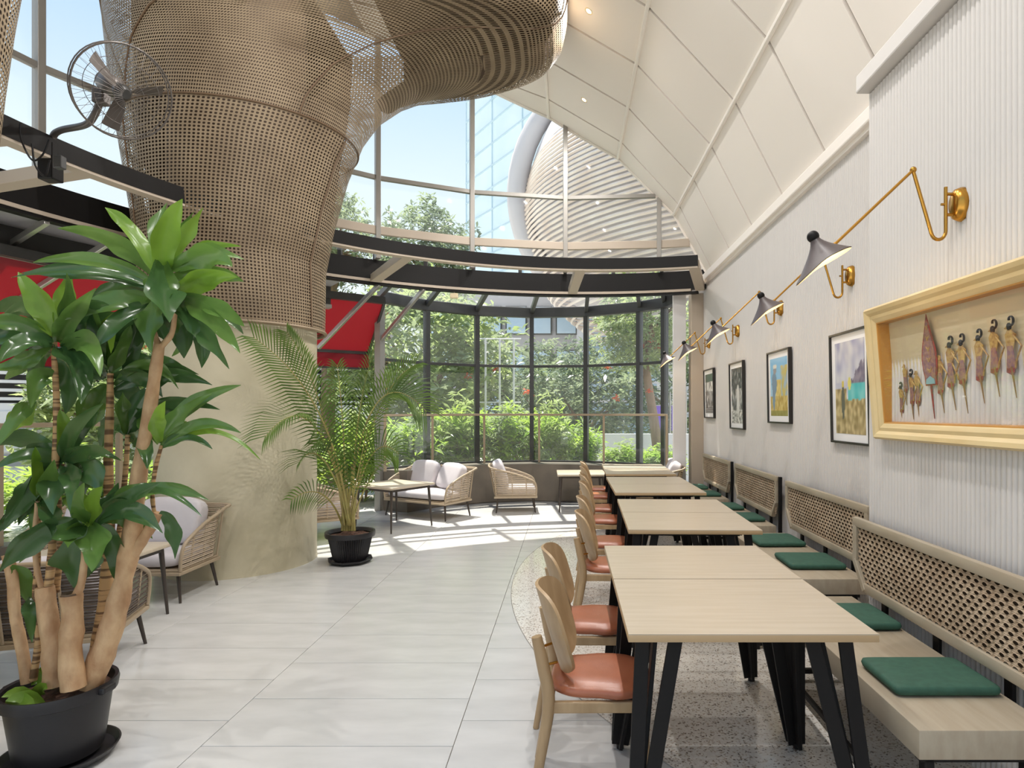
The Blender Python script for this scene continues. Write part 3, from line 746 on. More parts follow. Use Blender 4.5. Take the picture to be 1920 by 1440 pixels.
def make_bench(label, L=1.46):
    t = thing('banquette_bench', label, 'bench', group='oak benches along the reeded wall')
    MB().box((0.23, 0, 0.400), (0.46, L, 0.098), bev=0.004).build('seat', M_bench, t, 40)
    X = 0.475; rl = MB()
    rl.box((X, 0, 0.878), (0.034, L - 0.01, 0.05), bev=0.006).build('top_rail', M_bench, t, 40)
    MB().box((X, 0, 0.535), (0.034, L - 0.25, 0.05), bev=0.006).build('bottom_rail', M_bench, t, 40)
    for s in (-1, 1):
        e_ = MB(); y0, y1 = s * (L / 2 - 0.03), s * (L / 2 - 0.145)
        e_.bar((X, y0, 0.86), (X, y0, 0.655), 0.034, 0.042, (0, 1, 0), bev=0.004); e_.bar((X, y0, 0.665), (X, y1, 0.52), 0.034, 0.042, (1, 0, 0), bev=0.004)
        e_.build('end_stile', M_bench, t)
    wp = weave_panel(L - 0.09, 0.31); wp.v = [(x + X, y, z + 0.705) for x, y, z in wp.v]
    wp.build('cane_weave', M_rattan, t, kind='stuff')
    bb = [(-L / 2 + 0.04, 0.865), (L / 2 - 0.04, 0.865), (L / 2 - 0.04, 0.665), (L / 2 - 0.15, 0.54), (-L / 2 + 0.15, 0.54), (-L / 2 + 0.04, 0.665)]
    MB().add([(X + 0.012, y, z) for y, z in bb], [(0, 1, 2, 3, 4, 5)]).build('back_liner', M_core, t)
    for y in (-0.45, 0.0, 0.45): MB().box((X - 0.002 + 0.03, y, 0.62), (0.016, 0.045, 0.5), bev=0.002).build('back_post', M_black, t)
    fr = MB()
    for s in (-1, 1):
        fr.box((0.23, s * (L / 2 - 0.06), 0.335), (0.40, 0.035, 0.03)); fr.box((0.23, s * (L / 2 - 0.06), 0.05), (0.36, 0.025, 0.025))
    fr.box((0.06, 0, 0.05), (0.02, L - 0.15, 0.02)); fr.box((0.23, 0, 0.335), (0.03, L - 0.15, 0.03)); fr.box((0.40, 0, 0.335), (0.03, L - 0.15, 0.03))
    fr.build('steel_frame', M_black, t)
    for s in (-1, 1):
        for x in (0.06, 0.40): MB().box((x, s * (L / 2 - 0.06), 0.176), (0.035, 0.035, 0.35), bev=0.003).build('leg', M_black, t)
    return t
BL = 'oak bench with woven cane back, '
BO = ['nearest to the camera below the gold framed puppets', 'second from the front', 'third from the front', 'farthest, beside the pale end column']
benches = [(1.155, 2.73, 0, 1.46), (1.42, 4.54, 0, 1.46), (1.46, 6.32, -0.5, 1.46), (1.475, 8.03, 0, 1.42)]
b0 = make_bench(BL + BO[0])
bl_ = [b0]
b0.location = (1.155, 2.73, 0.002)
for i in range(1, 4):
    x, y, r, L = benches[i]; bl_.append(again(b0, BL + BO[i], (x, y, 0.002), math.radians(r)))
for b_ in bl_[2:]:
    MB().box((0.49, -0.745, 0.50), (0.03, 0.03, 0.80), bev=0.003).build('end_post', M_black, b_)
cush = [(1.155 + 0.245, 2.37, 0.395, 0.29, 0), (1.155 + 0.245, 3.06, 0.40, 0.33, 1), (1.42 + 0.245, 4.20, 0.375, 0.37, -1), (1.42 + 0.24, 4.88, 0.375, 0.37, 1),
        (1.70, 5.95, 0.37, 0.36, 0), (1.69, 6.62, 0.37, 0.36, 2), (1.71, 7.66, 0.37, 0.36, 0), (1.71, 8.35, 0.37, 0.36, 0)]
cu0 = MB().sbox((0, 0, 0.0215), (0.19, 0.18, 0.0215), 0.13, ez=0.42, nu=40, nv=10).mesh('seat_cushion', M_green, 70)
for i, (x, y, w, d, r) in enumerate(cush):
    o = link('seat_cushion', cu0); o.location = (x, y, 0.4515); o.scale = (w / 0.38, d / 0.36, 1); o.rotation_euler = (0, 0, math.radians(r))
    tag(o, 'square green seat cushion on a bench, ' + ORD[i].replace('farthest from the camera', 'farthest, beside the end column'), 'cushion', 'green cushions on the benches')

# ------------------------------------------------------------------ wall lamps
def make_lamp(label):
    t = thing('swing_arm_wall_lamp', label, 'lamp', group='brass wall lamps above the benches')     # wall plane at local x=0, reaching towards -x
    Mx = Matrix.Rotation(-PI / 2, 4, 'Y')
    bpz = MB(); bpz.lathe([(0, 0.045), (0.028, 0.043), (0.040, 0.034), (0.046, 0.012), (0.047, 0.0)], 28, M=Matrix.Translation((0, 0, 0.0)) @ Matrix.Scale(1.6, 4, (0, 0, 1)) @ Mx)
    bpz.build('backplate', M_brass, t, 50)
    for z in (-0.045, 0.045): MB().tube([(-0.03, 0, z), (-0.075, 0, z)], 0.007, 10).build('standoff', M_brass, t)
    MB().tube([(-0.076, 0, 0), (-0.092, 0, 0)], 0.006, 8).build('set_screw', M_brass, t)
    path = [(-0.072, 0, 0.075), (-0.072, 0, -0.10)]
    for i in range(9):
        a = PI * i / 8 * 0.93; path.append((-0.072 - 0.032 + 0.032 * math.cos(a), 0, -0.115 - 0.038 * math.sin(a)))
    path.append((-0.213, 0, 0.145))
    MB().tube(path, 0.0075, 10).build('lower_arm', M_brass, t, 60)
    MB().sbox((-0.213, 0, 0.150), (0.014, 0.014, 0.014), 1.0, nu=14, nv=8).build('elbow_joint', M_brass, t, 60)
    MB().tube([(-0.213, 0, 0.150), (-0.545, 0, -0.165), (-0.560, 0, -0.180), (-0.575, 0, -0.193)], [0.0065, 0.0065, 0.012, 0.010], 10).build('upper_arm', M_brass, t, 60)
    ax = Vector((-0.50, 0.10, 1.0)).normalized(); R = ax.to_track_quat('Z', 'X').to_matrix().to_4x4()
    S = Matrix.Translation((-0.612, 0, -0.205)) @ R
    sh = MB()
    def skin(off):
        def fn(u, v):
            a = 2 * PI * u; r = 0.020 + 0.092 * v ** 1.25; z = 0.060 - 0.105 * v ** 0.9
            e_ = 1 + 0.42 * max(0, math.cos(a - PI)) ** 3 * v
            return ((r * e_ - off) * math.cos(a), (r - off) * math.sin(a) * 0.92, z - off - 0.035 * v * v * max(0, math.cos(a - PI)) ** 2)
        return fn
    sh.grid(skin(0), 32, 10, 0, S, cu=True); sh.grid(skin(0.003), 32, 10, 1, S, cu=True)
    sh.build('shade', [M_shade, M_white], t, 70)
    MB().sbox((0, 0, 0.075), (0.026, 0.026, 0.026), 1.0, M=S, nu=18, nv=10).build('ball_knob', M_black, t, 80)
    MB().sbox((0, 0, -0.012), (0.021, 0.021, 0.026), 1.0, M=S, nu=14, nv=8).build('bulb', M_bulb, t, 80)
    ld = bpy.data.lights.new('bulb_light', 'POINT'); ld.energy = 0.8; ld.color = (1, 0.78, 0.5); ld.shadow_soft_size = 0.02
    lo = bpy.data.objects.new('bulb_light', ld); COL.objects.link(lo); lo.parent = t; lo.location = S @ Vector((0, 0, -0.05))
    return t
LO = ['nearest, above the gold puppet frame', 'second from the front', 'third from the front', 'fourth from the front', 'farthest, near the pale end column']
lamps = [(1.712, 2.64, 2.40), (2.012, 4.30, 2.46), (2.012, 5.72, 2.475), (2.012, 7.16, 2.45), (2.012, 8.62, 2.47)]
l0 = make_lamp('brass swing arm wall lamp with grey shade, ' + LO[0])
for i, p in enumerate(lamps):
    if i == 0: l0.location = p; continue
    again(l0, 'brass swing arm wall lamp with grey shade, ' + LO[i], p, 0)

# ------------------------------------------------------------------ framed pictures on the wall
def paint_mesh(name, w, h, fn, nx=44, ny=60):
    """flat print: a grid whose corners carry the printed colours (local x right, z up, facing -y)"""
    me = bpy.data.meshes.new(name); vs = []; fs = []
    for j in range(ny + 1):
        for i in range(nx + 1): vs.append((w * (i / nx - 0.5), 0, h * (j / ny - 0.5)))
    for j in range(ny):
        for i in range(nx): a = j * (nx + 1) + i; fs.append((a, a + 1, a + nx + 2, a + nx + 1))
    me.from_pydata(vs, [], fs); ca = me.color_attributes.new('print', 'FLOAT_COLOR', 'POINT')
    cols = []
    for j in range(ny + 1):
        for i in range(nx + 1): cols += [*lin(fn(i / nx, j / ny)), 1.0]
    ca.data.foreach_set('color', cols); return me
def M_print():
    m = bpy.data.materials.new('photo_print'); m.use_nodes = True; t = m.node_tree; b = t.nodes['Principled BSDF']
    a = t.nodes.new('ShaderNodeAttribute'); a.attribute_name = 'print'; t.links.new(a.outputs['Color'], b.inputs['Base Color']); b.inputs['Roughness'].default_value = 0.25
    return m
MPR = M_print()
from mathutils import noise as mn
nz = lambda u, v, s, k=0: mn.noise(Vector((u * s, v * s, k * 7.3)))
def mixc(a, b, t): t = max(0, min(1, t)); return tuple(a[i] + (b[i] - a[i]) * t for i in range(3))
def blob(u, v, cx, cy, rx, ry): return ((u - cx) / rx) ** 2 + ((v - cy) / ry) ** 2 < 1
def p_lake(u, v):
    c = mixc((226, 228, 236), (150, 150, 186), v * 1.2 - 0.3 + 0.5 * nz(u, v, 5)) 
    if v > 0.55: c = mixc(c, (214, 214, 220), 0.5 + nz(u, v, 7, 1))
    if u > 0.45 and v < 0.50 + 0.52 * (u - 0.42) + 0.05 * nz(u, v, 12): c = mixc((112, 104, 128), (150, 142, 158), 0.5 + nz(u, v, 16, 2))
    if u > 0.45 and v < 0.545: c = mixc((70, 178, 186), (130, 206, 208), 0.5 + nz(u, v, 6, 3))
    if v < 0.36 + 0.06 * nz(u, v, 9, 4) or (u < 0.4 and v < 0.50): c = mixc((150, 132, 92), (206, 186, 142), 0.5 + 1.2 * nz(u, v, 14, 5))
    if blob(u, v, 0.27, 0.35, 0.055, 0.20): c = (98, 98, 92)
    if blob(u, v, 0.27, 0.54, 0.035, 0.04): c = (214, 196, 96)
    if blob(u, v, 0.50, 0.54, 0.05, 0.07): c = (226, 216, 120)
    return c
def p_field(u, v):
    c = mixc((128, 186, 228), (186, 216, 238), 1.2 - 1.4 * v + 0.4 * nz(u, v, 3))
    if v < 0.62 and u > 0.3: c = mixc((206, 180, 96), (228, 208, 140), 0.5 + nz(u, v, 13))
    if u > 0.62 and v < 0.86: c = mixc((200, 184, 108), (164, 186, 206), 0.45 + 1.6 * nz(u, v, 8, 1))
    if v < 0.34: c = mixc((178, 150, 74), (214, 190, 116), 0.5 + 1.3 * nz(u, v, 15, 2))
    if v < 0.10: c = mixc((124, 128, 66), c, 0.4)
    if blob(u, v, 0.24, 0.56, 0.15, 0.20) or blob(u, v, 0.20, 0.34, 0.08, 0.24): c = (122, 146, 170)
    if blob(u, v, 0.28, 0.80, 0.10, 0.08): c = (150, 150, 156)
    if blob(u, v, 0.28, 0.86, 0.12, 0.04): c = (216, 216, 210)
    return c
def p_street(u, v):
    g = 118 + 150 * nz(u, v, 5) + 90 * nz(u, v, 15, 1)
    if v > 0.62: g = 78 + 120 * nz(u, v, 11, 2)
    if v < 0.25: g = 176 + 130 * nz(u, v * 3, 9, 3)
    if blob(u, v, 0.62, 0.42, 0.14, 0.28): g = 214
    if abs(u - 0.30) < 0.03 and 0.3 < v < 0.8: g = 60
    g = max(30, min(235, g)); return (g, g, g * 0.99)
def p_shop(u, v):
    g = 150 + 110 * nz(u, v, 6) + 60 * nz(u, v, 17, 1); c = (g, g, g)
    if v > 0.80: c = (66, 104, 92)
    if 0.55 < v < 0.80: c = (222, 224, 222) if nz(u, v, 5, 3) > -0.2 else (160, 160, 160)
    if abs(u - 0.12) < 0.05: c = (62, 60, 60)
    if v < 0.14: c = (70, 68, 70) if int(v * 40) % 2 else (150, 150, 150)
    return tuple(max(30, min(240, k)) for k in c)
def picture(label, x, yc, zc, w, h, fn, tilt, border=0.055, depth=0.035, fw=0.016):
    t = thing('framed_photo', label, 'picture', (x, yc, zc), -PI / 2, 'black framed photos on the wall')
    t.rotation_euler = (tilt, 0, -PI / 2)      # local x runs towards the camera's right, local -y faces the room
    f = MB()
    for s in (-1, 1):
        f.box((s * (w / 2 - fw / 2), -depth / 2, 0), (fw, depth, h), bev=0.002); f.box((0, -depth / 2, s * (h / 2 - fw / 2)), (w - 2 * fw, depth, fw), bev=0.002)
    f.build('frame', M_frame, t)
    MB().box((0, -depth * 0.45, 0), (w - 2 * fw, 0.006, h - 2 * fw)).build('mount', M_mount, t)
    me = paint_mesh('print', w - 2 * fw - 2 * border, h - 2 * fw - 2 * border, fn); me.materials.append(MPR)
    o = link('print', me, t); o.location = (0, -depth * 0.45 - 0.0045, 0)
    return t
XW = 2.010
picture('framed colour photo of people above a turquoise lake', XW - 0.006, 4.285, 1.672, 0.59, 0.80, p_lake, math.radians(1.2))
picture('framed colour photo of a figure in a golden field', XW - 0.006, 5.725, 1.735, 0.60, 0.69, p_field, math.radians(1.0))
picture('framed grey street photo, taller one left of the golden field photo', XW - 0.006, 7.15, 1.69, 0.58, 0.79, p_street, math.radians(1.0))
picture('small framed grey photo farthest along the wall near the end column', XW - 0.006, 8.55, 1.755, 0.58, 0.69, p_shop, math.radians(1.0))

# gold shadow-box frame with leather shadow puppets
GW, GH = 1.24, 0.70
gf = thing('puppet_shadow_box', 'large pale gold framed shadow box of leather puppets', 'picture', (1.668, 2.68, 1.705), 0)
gf.rotation_euler = (math.radians(4.6), 0, -PI / 2)
fr = MB()
def frame_prof(mb, w, h, prof, m=0):
    for (d0, y0), (d1, y1) in zip(prof, prof[1:]):
        for k in range(4):
            def cor(d, y):
                x, z = w / 2 - d, h / 2 - d; return [(-x, y, -z), (x, y, -z), (x, y, z), (-x, y, z)]
            a, b = cor(d0, y0), cor(d1, y1); k2 = (k + 1) % 4; mb.add([a[k], a[k2], b[k2], b[k]], [(0, 1, 2, 3)], m)
frame_prof(fr, GW, GH, [(0, 0.05), (0, -0.03), (0.012, -0.045), (0.03, -0.040), (0.045, -0.028), (0.062, -0.030), (0.078, -0.022), (0.084, -0.018)])
fr.build('frame_moulding', M_gold, gf)
fr = MB(); frame_prof(fr, GW - 0.168, GH - 0.168, [(0, -0.018), (0.006, -0.016), (0.008, 0.045)]); fr.build('inner_slip', M_goldb, gf)
MB().box((0, 0.048, 0), (GW - 0.03, 0.006, GH - 0.03)).build('backing_board', M_linen, gf)
MB().add([(-GW / 2 + 0.09, -0.010, -GH / 2 + 0.09), (GW / 2 - 0.09, -0.010, -GH / 2 + 0.09), (GW / 2 - 0.09, -0.010, GH / 2 - 0.09), (-GW / 2 + 0.09, -0.010, GH / 2 - 0.09)], [(0, 1, 2, 3)]).build('glazing', M_glassp, gf)
MP = [mat('puppet_gilt', (190, 160, 96), 0.6, rgb2=(150, 112, 66), scale=60), mat('puppet_dark_hair', (52, 50, 50), 0.6), mat('puppet_plum', (128, 92, 104), 0.7, rgb2=(160, 124, 100), scale=70),
      mat('puppet_red', (164, 60, 56), 0.7, rgb2=(120, 76, 60), scale=60), mat('puppet_rod', (140, 110, 66), 0.5), mat('puppet_teal', (130, 170, 178), 0.7)]
def flatpoly(mb, pts, y, m, t=0.003):
    n = len(pts); vs = [(x, y, z) for x, z in pts] + [(x, y + t, z) for x, z in pts]
    mb.add(vs, [tuple(range(n)), tuple(range(n, 2 * n))[::-1]] + [(i, (i + 1) % n, n + (i + 1) % n, n + i) for i in range(n)], m)
def disc(mb, cx, cz, r, y, m, n=12, rz_=None): flatpoly(mb, [(cx + r * math.cos(2 * PI * i / n), cz + (rz_ or r) * math.sin(2 * PI * i / n)) for i in range(n)], y, m)
def puppet(x, zt, s, lean, crest, arms):
    mb = MB(); y = 0.026
    H = lambda a, b: (x + a * s + lean * b * 0.3, zt + b * s)
    # curled crest and head in profile
    if crest:
        mb.tube([(x + (0.012 + 0.020 * math.cos(a) * (1 - k / 26)) * s, y, zt + (-0.022 + 0.024 * math.sin(a) * (1 - k / 26)) * s) for k, a in ((k, -0.6 * PI + k * 0.30) for k in range(18))], 0.0055 * s, 6, 1, flat=0.5)
    disc(mb, x, zt - 0.046 * s, 0.013 * s, y, 1 if crest else 0, 10, 0.015 * s)
    flatpoly(mb, [(x - 0.012 * s, zt - 0.044 * s), (x - 0.026 * s, zt - 0.052 * s), (x - 0.010 * s, zt - 0.056 * s)], y - 0.001, 0)
    flatpoly(mb, [H(-0.006, -0.055), H(0.006, -0.055), H(0.034, -0.078), H(0.014, -0.150), H(0.020, -0.200), H(-0.016, -0.200), H(-0.012, -0.150), H(-0.022, -0.076)], y, 0)
    flatpoly(mb, [H(-0.010, -0.12), H(0.016, -0.12), H(0.030, -0.205), H(0.012, -0.235), H(-0.022, -0.220)], y - 0.001, 2)
    flatpoly(mb, [H(-0.018, -0.205), H(0.024, -0.205), H(0.018, -0.222), H(-0.014, -0.222)], y - 0.002, 3)
    for k in range(arms):
        sx_ = -1 if k else 1
        mb.tube([(x + sx_ * 0.022 * s, y - 0.003, zt - 0.078 * s), (x + sx_ * 0.062 * s, y - 0.003, zt - 0.125 * s), (x + sx_ * 0.030 * s, y - 0.003, zt - 0.180 * s), (x + sx_ * 0.024 * s, y - 0.003, zt - 0.205 * s)], 0.0038 * s, 5, 0)
    return mb
PX = [(-0.415, -0.030, 0.72, 0, 1, 1), (-0.365, 0.075, 0.72, 0, 0, 0), (-0.315, 0.030, 0.80, 0, 1, 1), (-0.265, 0.040, 0.85, 0, 0, 1),
      (-0.075, 0.100, 0.92, 0.1, 0, 1), (0.005, 0.155, 1.05, 0.12, 1, 1), (0.085, 0.155, 1.0, 0.12, 1, 2), (0.195, 0.160, 0.98, 0.1, 1, 1), (0.285, 0.185, 0.98, 0.1, 1, 1), (0.375, 0.185, 1.0, 0.1, 1, 1)]
for (x, zt, s, ln, cr, ar) in PX:
    o = puppet(x - 0.02, zt - 0.02, s, ln, cr, ar).build('puppet', MP, gf)
    MB().tube([(x - 0.02 + 0.002, 0.024, zt - 0.02 - 0.20 * s), (x - 0.02 + 0.006 * s + ln * 0.10, 0.024, zt - 0.02 - (0.32 + 0.03 * (ar > 1)) * s)], [0.0045, 0.0015], 6).build('rod', MP[4], o)
g = MB(); gx, gz = -0.160, 0.045
prof = [(0, 0.205), (0.022, 0.135), (0.052, 0.045), (0.060, -0.005), (0.056, -0.055), (0.047, -0.085), (0.044, -0.130), (-0.044, -0.130), (-0.047, -0.085), (-0.056, -0.055), (-0.060, -0.005), (-0.052, 0.045), (-0.022, 0.135)]
flatpoly(g, [(gx + a * 1.0, gz + b) for a, b in prof], 0.022, 3); flatpoly(g, [(gx + a * 0.84, gz + b * 0.88) for a, b in prof], 0.0205, 2)
for k in range(5): flatpoly(g, [(gx - 0.003, gz - 0.07 + k * 0.05), (gx + 0.003, gz - 0.07 + k * 0.05), (gx + 0.024 - k * 0.003, gz - 0.045 + k * 0.05), (gx, gz - 0.055 + k * 0.05), (gx - 0.024 + k * 0.003, gz - 0.045 + k * 0.05)], 0.0195, 0, 0.001)
flatpoly(g, [(gx - 0.036, gz - 0.122), (gx + 0.036, gz - 0.122), (gx + 0.030, gz - 0.100), (gx, gz - 0.085), (gx - 0.030, gz - 0.100)], 0.019, 5, 0.001)
o = g.build('leaf_shaped_puppet', MP, gf)
MB().tube([(gx, 0.022, gz - 0.13), (gx + 0.006, 0.022, gz - 0.285)], [0.005, 0.0018], 6).build('rod', MP[3], o)

# ------------------------------------------------------------------ rope lounge seats (built facing -Y)
def lounge(name, label, cat, W, D, loc, rz, pillows, rope, group=None):
    t = thing(name, label, cat, loc, rz, group)
    base = MB(); base.box((0, 0, 0.232), (W, D, 0.028), bev=0.006); base.build('base_frame', M_tan, t)
    MB().box((0, 0, 0.256), (W - 0.03, D - 0.03, 0.018), bev=0.004).build('base_slat', M_tan, t)
    for sx_ in (-1, 1):
        for sy in (-1, 1):
            MB().tube([(sx_ * (W / 2 - 0.05), sy * (D / 2 - 0.06), 0.22), (sx_ * (W / 2 - 0.015), sy * (D / 2 - 0.03), 0.0)], [0.016, 0.010], 8).build('leg', M_leg, t)
    w = W / 2; d = D / 2
    side = [(w - 0.01, -d + 0.02, 0.25), (w + 0.00, -d + 0.015, 0.36), (w + 0.008, -d + 0.045, 0.455), (w + 0.012, -d + 0.15, 0.515), (w + 0.02, 0.03, 0.585), (w + 0.03, d + 0.00, 0.66)]
    back = [(w - 0.02, d + 0.07, 0.685), (0, d + 0.085, 0.69)]
    half = catmull(side + back, 5); full = half + [Vector((-p.x, p.y, p.z)) for p in reversed(half[:-1])]
    MB().tube(full, 0.014, 8).build('arm_frame', M_tan, t, 60)
    # horizontal ropes wrapped round the frame
    rp2 = MB(); nrow = 13
    top = half
    for k in range(nrow):
        z = 0.275 + (0.665 - 0.275) * k / (nrow - 1)
        i = next((i for i, p in enumerate(top) if p.z >= z), len(top) - 1)
        y0 = top[i].y; f = (z - 0.25) / 0.44
        pts = [(w - 0.012 + 0.03 * f, y0, z), (w - 0.012 + 0.036 * f, max(y0, d * 0.6), z), (w - 0.05 + 0.02 * f, d - 0.03 + 0.085 * f, z), (0, d - 0.02 + 0.10 * f, z)]
        pts = [Vector(p) for p in pts]; pts = pts + [Vector((-p.x, p.y, p.z)) for p in reversed(pts[:-1])]
        rp2.tube(pts, 0.0062, 5)
        pts2 = [p + Vector((0, 0, 0.013)) for p in pts]; rp2.tube(pts2, 0.005, 4)
    rp2.build('rope_weave', rope, t, kind='stuff')
    for sx_ in (-1, 1):
        for (y, zt) in ((-d + 0.16, 0.515), (0.05, 0.60), (d - 0.03, 0.66)):
            MB().tube([(sx_ * (w - 0.02), min(y, d - 0.03), 0.25), (sx_ * (w + 0.008 + (0.012 if y > 0.1 else 0)), y + (0.03 if y > 0.1 else 0.01), zt)], 0.009, 6).build('side_post', M_tan, t)
    for x in (-w * 0.4, w * 0.4): MB().tube([(x, d - 0.01, 0.25), (x, d + 0.075, 0.68)], 0.009, 6).build('back_post', M_tan, t)
    MB().sbox((0, -0.01, 0.325), (w - 0.035, d - 0.03, 0.062), 0.16, ez=0.5, nu=36, nv=10).build('seat_cushion', M_cush, t, 70)
    for (px, pz, tilt, roll, pw) in pillows:
        Mx = Matrix.Translation((px, d - 0.09, pz)) @ Matrix.Rotation(math.radians(roll), 4, 'Z') @ Matrix.Rotation(math.radians(tilt), 4, 'X')
        MB().sbox((0, 0, 0), (pw, 0.080, 0.20), 0.34, M=Mx, nu=32, nv=12, ez=0.5).build('back_cushion', M_cush, t, 80)
    return t
f1 = math.atan2(-0.877, -0.48) + PI / 2
lounge('rope_loveseat', 'rope woven loveseat with pale grey cushions in front of the curved bay', 'sofa', 1.14, 0.60, (-2.03, 8.80, 0), -0.50, [(-0.24, 0.58, -18, 0, 0.24), (0.26, 0.56, -26, -14, 0.25)], M_rope)
lounge('rope_armchair', 'rope woven armchair seen side on beside the planter kerb', 'armchair', 0.58, 0.64, (-0.80, 9.28, 0), PI / 2 + 0.10, [(0, 0.58, -20, 0, 0.24)], M_rope)
lounge('rope_armchair', 'rope woven armchair behind the potted palm, cushion top showing', 'armchair', 0.64, 0.62, (-2.92, 7.36, 0), math.radians(122), [(0, 0.57, -18, 0, 0.25)], M_rope)
lounge('rope_loveseat', 'rope woven seat with grey cushions against the concrete column', 'sofa', 1.34, 0.56, (-3.69, 5.01, 0), 0.0, [(-0.30, 0.56, -18, 4, 0.28), (0.30, 0.57, -18, -3, 0.28)], M_rope)
lounge('rope_armchair', 'dark rope armchair turned away behind the dracaena pot', 'armchair', 0.70, 0.60, (-2.98, 3.58, 0), math.radians(196), [(0, 0.50, -16, 0, 0.26)], M_roped)
lounge('rope_armchair', 'rope woven armchair with two white pillows beside the end column', 'armchair', 0.66, 0.66, (1.30, 9.10, 0), -PI / 2 - 0.05, [(-0.14, 0.60, -22, 8, 0.18), (0.16, 0.58, -26, -10, 0.18)], M_rope)

def lounge_table(label, loc, rz, s, z):
    t = thing('lounge_table', label, 'table', loc, rz, None)
    MB().box((0, 0, z - 0.014), (s, s, 0.028), bev=0.006).build('tabletop', M_wood, t, 40)
    fr = MB(); k = s / 2 - 0.06
    for sg in (-1, 1): fr.box((0, sg * k, z - 0.045), (2 * k, 0.025, 0.035)); fr.box((sg * k, 0, z - 0.045), (0.025, 2 * k, 0.035))
    fr.build('apron', M_leg, t)
    for a in (-1, 1):
        for b in (-1, 1): MB().tube([(a * k, b * k, z - 0.03), (a * (k + 0.03), b * (k + 0.03), 0)], [0.019, 0.010], 8).build('leg', M_leg, t, 60)
    return t
lounge_table('square oak lounge table in front of the loveseat, right of the palm', (-2.27, 7.93, 0), math.radians(57), 0.74, 0.565)
lounge_table('square oak lounge table between the two armchairs by the kerb', (0.20, 9.42, 0), math.radians(2), 0.74, 0.565)
lounge_table('square oak lounge table behind the dracaena', (-3.31, 4.17, 0), 0.0, 0.74, 0.53)

# ------------------------------------------------------------------ wall fan on the ring beam
fan = thing('wall_fan', 'grey metal wall fan with wire guard on the black ring beam', 'fan')
FM = at(95, 300, 4.28); tubep = catmull([FM + Vector((0, 0, -0.03)), at(98, 262, 4.26), at(112, 245, 4.22), at(160, 234, 4.16), at(178, 214, 4.12), at(188, 188, 4.10)], 6)
MB().tube(tubep, 0.022, 10).build('bracket_arm', M_fan, fan, 60)
MB().box(tuple(FM + Vector((0, 0, -0.02))), (0.11, 0.10, 0.26), bev=0.01).build('clamp', M_black, fan)
MB().box(tuple(at(112, 305, 4.20)), (0.06, 0.05, 0.09), bev=0.008).build('control_box', M_dark, fan)
hub = at(246, 184, 3.90); mot = at(192, 150, 4.06); axd = (hub - mot).normalized()
FR_ = axd.to_track_quat('Z', 'Y').to_matrix().to_4x4(); FR_.translation = at(232, 174, 3.96)
MB().lathe([(0, -0.27), (0.05, -0.27), (0.066, -0.25), (0.068, -0.12), (0.05, -0.09), (0.03, -0.05), (0, -0.05)], 20, M=FR_).build('motor', M_fan, fan, 50)
MB().lathe([(0, -0.06), (0.045, -0.06), (0.05, 0.0), (0.03, 0.03), (0, 0.03)], 16, M=FR_).build('hub', M_dark, fan, 50)
MB().box(tuple(at(190, 182, 4.10)), (0.08, 0.08, 0.10), bev=0.01).build('tilt_joint', M_fan, fan)
for k in range(3):
    a = 2 * PI * k / 3 + 0.4; b = MB()
    def bl(u, v, a=a):
        r = 0.045 + 0.20 * v; w = (0.04 + 0.05 * v ** 0.7) * (u - 0.3); an = a + w / max(r, .08) * 0.9
        return (r * math.cos(an), r * math.sin(an), -0.015 + 0.06 * (u - 0.5))
    b.grid(bl, 6, 8, 0, FR_); b.build('blade', M_fan, fan, 60)
gd = MB(); R_ = 0.290
circ = lambda r, z, n=40: [FR_ @ Vector((r * math.cos(2 * PI * i / n), r * math.sin(2 * PI * i / n), z)) for i in range(n)]
gd.tube(circ(R_, 0.0), 0.006, 6, closed=True); gd.tube(circ(R_ * 0.99, -0.04), 0.004, 5, closed=True); gd.tube(circ(R_ * 0.65, 0.055), 0.002, 4, closed=True); gd.tube(circ(R_ * 0.3, 0.075), 0.002, 4, closed=True)
gd.tube(circ(R_ * 0.65, -0.10), 0.002, 4, closed=True)
for k in range(36):
    a = 2 * PI * k / 36; ca, sa = math.cos(a), math.sin(a)
    gd.tube([FR_ @ Vector((R_ * f * ca, R_ * f * sa, z)) for f, z in ((0.14, 0.08), (0.3, 0.075), (0.65, 0.055), (0.9, 0.02), (1.0, 0.0), (0.97, -0.045), (0.65, -0.10), (0.28, -0.13))], 0.0013, 3)
gd.build('wire_guard', M_fan, fan, kind='stuff')
cb = MB(); cb.tube(catmull([at(38, 232, 4.0), at(40, 262, 3.95), at(60, 300, 3.95), at(80, 290, 3.98), at(92, 262, 4.0)], 5), 0.006, 6); cb.tube(catmull([at(60, 270, 3.96), at(66, 310, 3.95), at(85, 330, 3.95), at(94, 300, 3.98)], 5), 0.006, 6)
cb.build('cable', M_black, fan, 60)

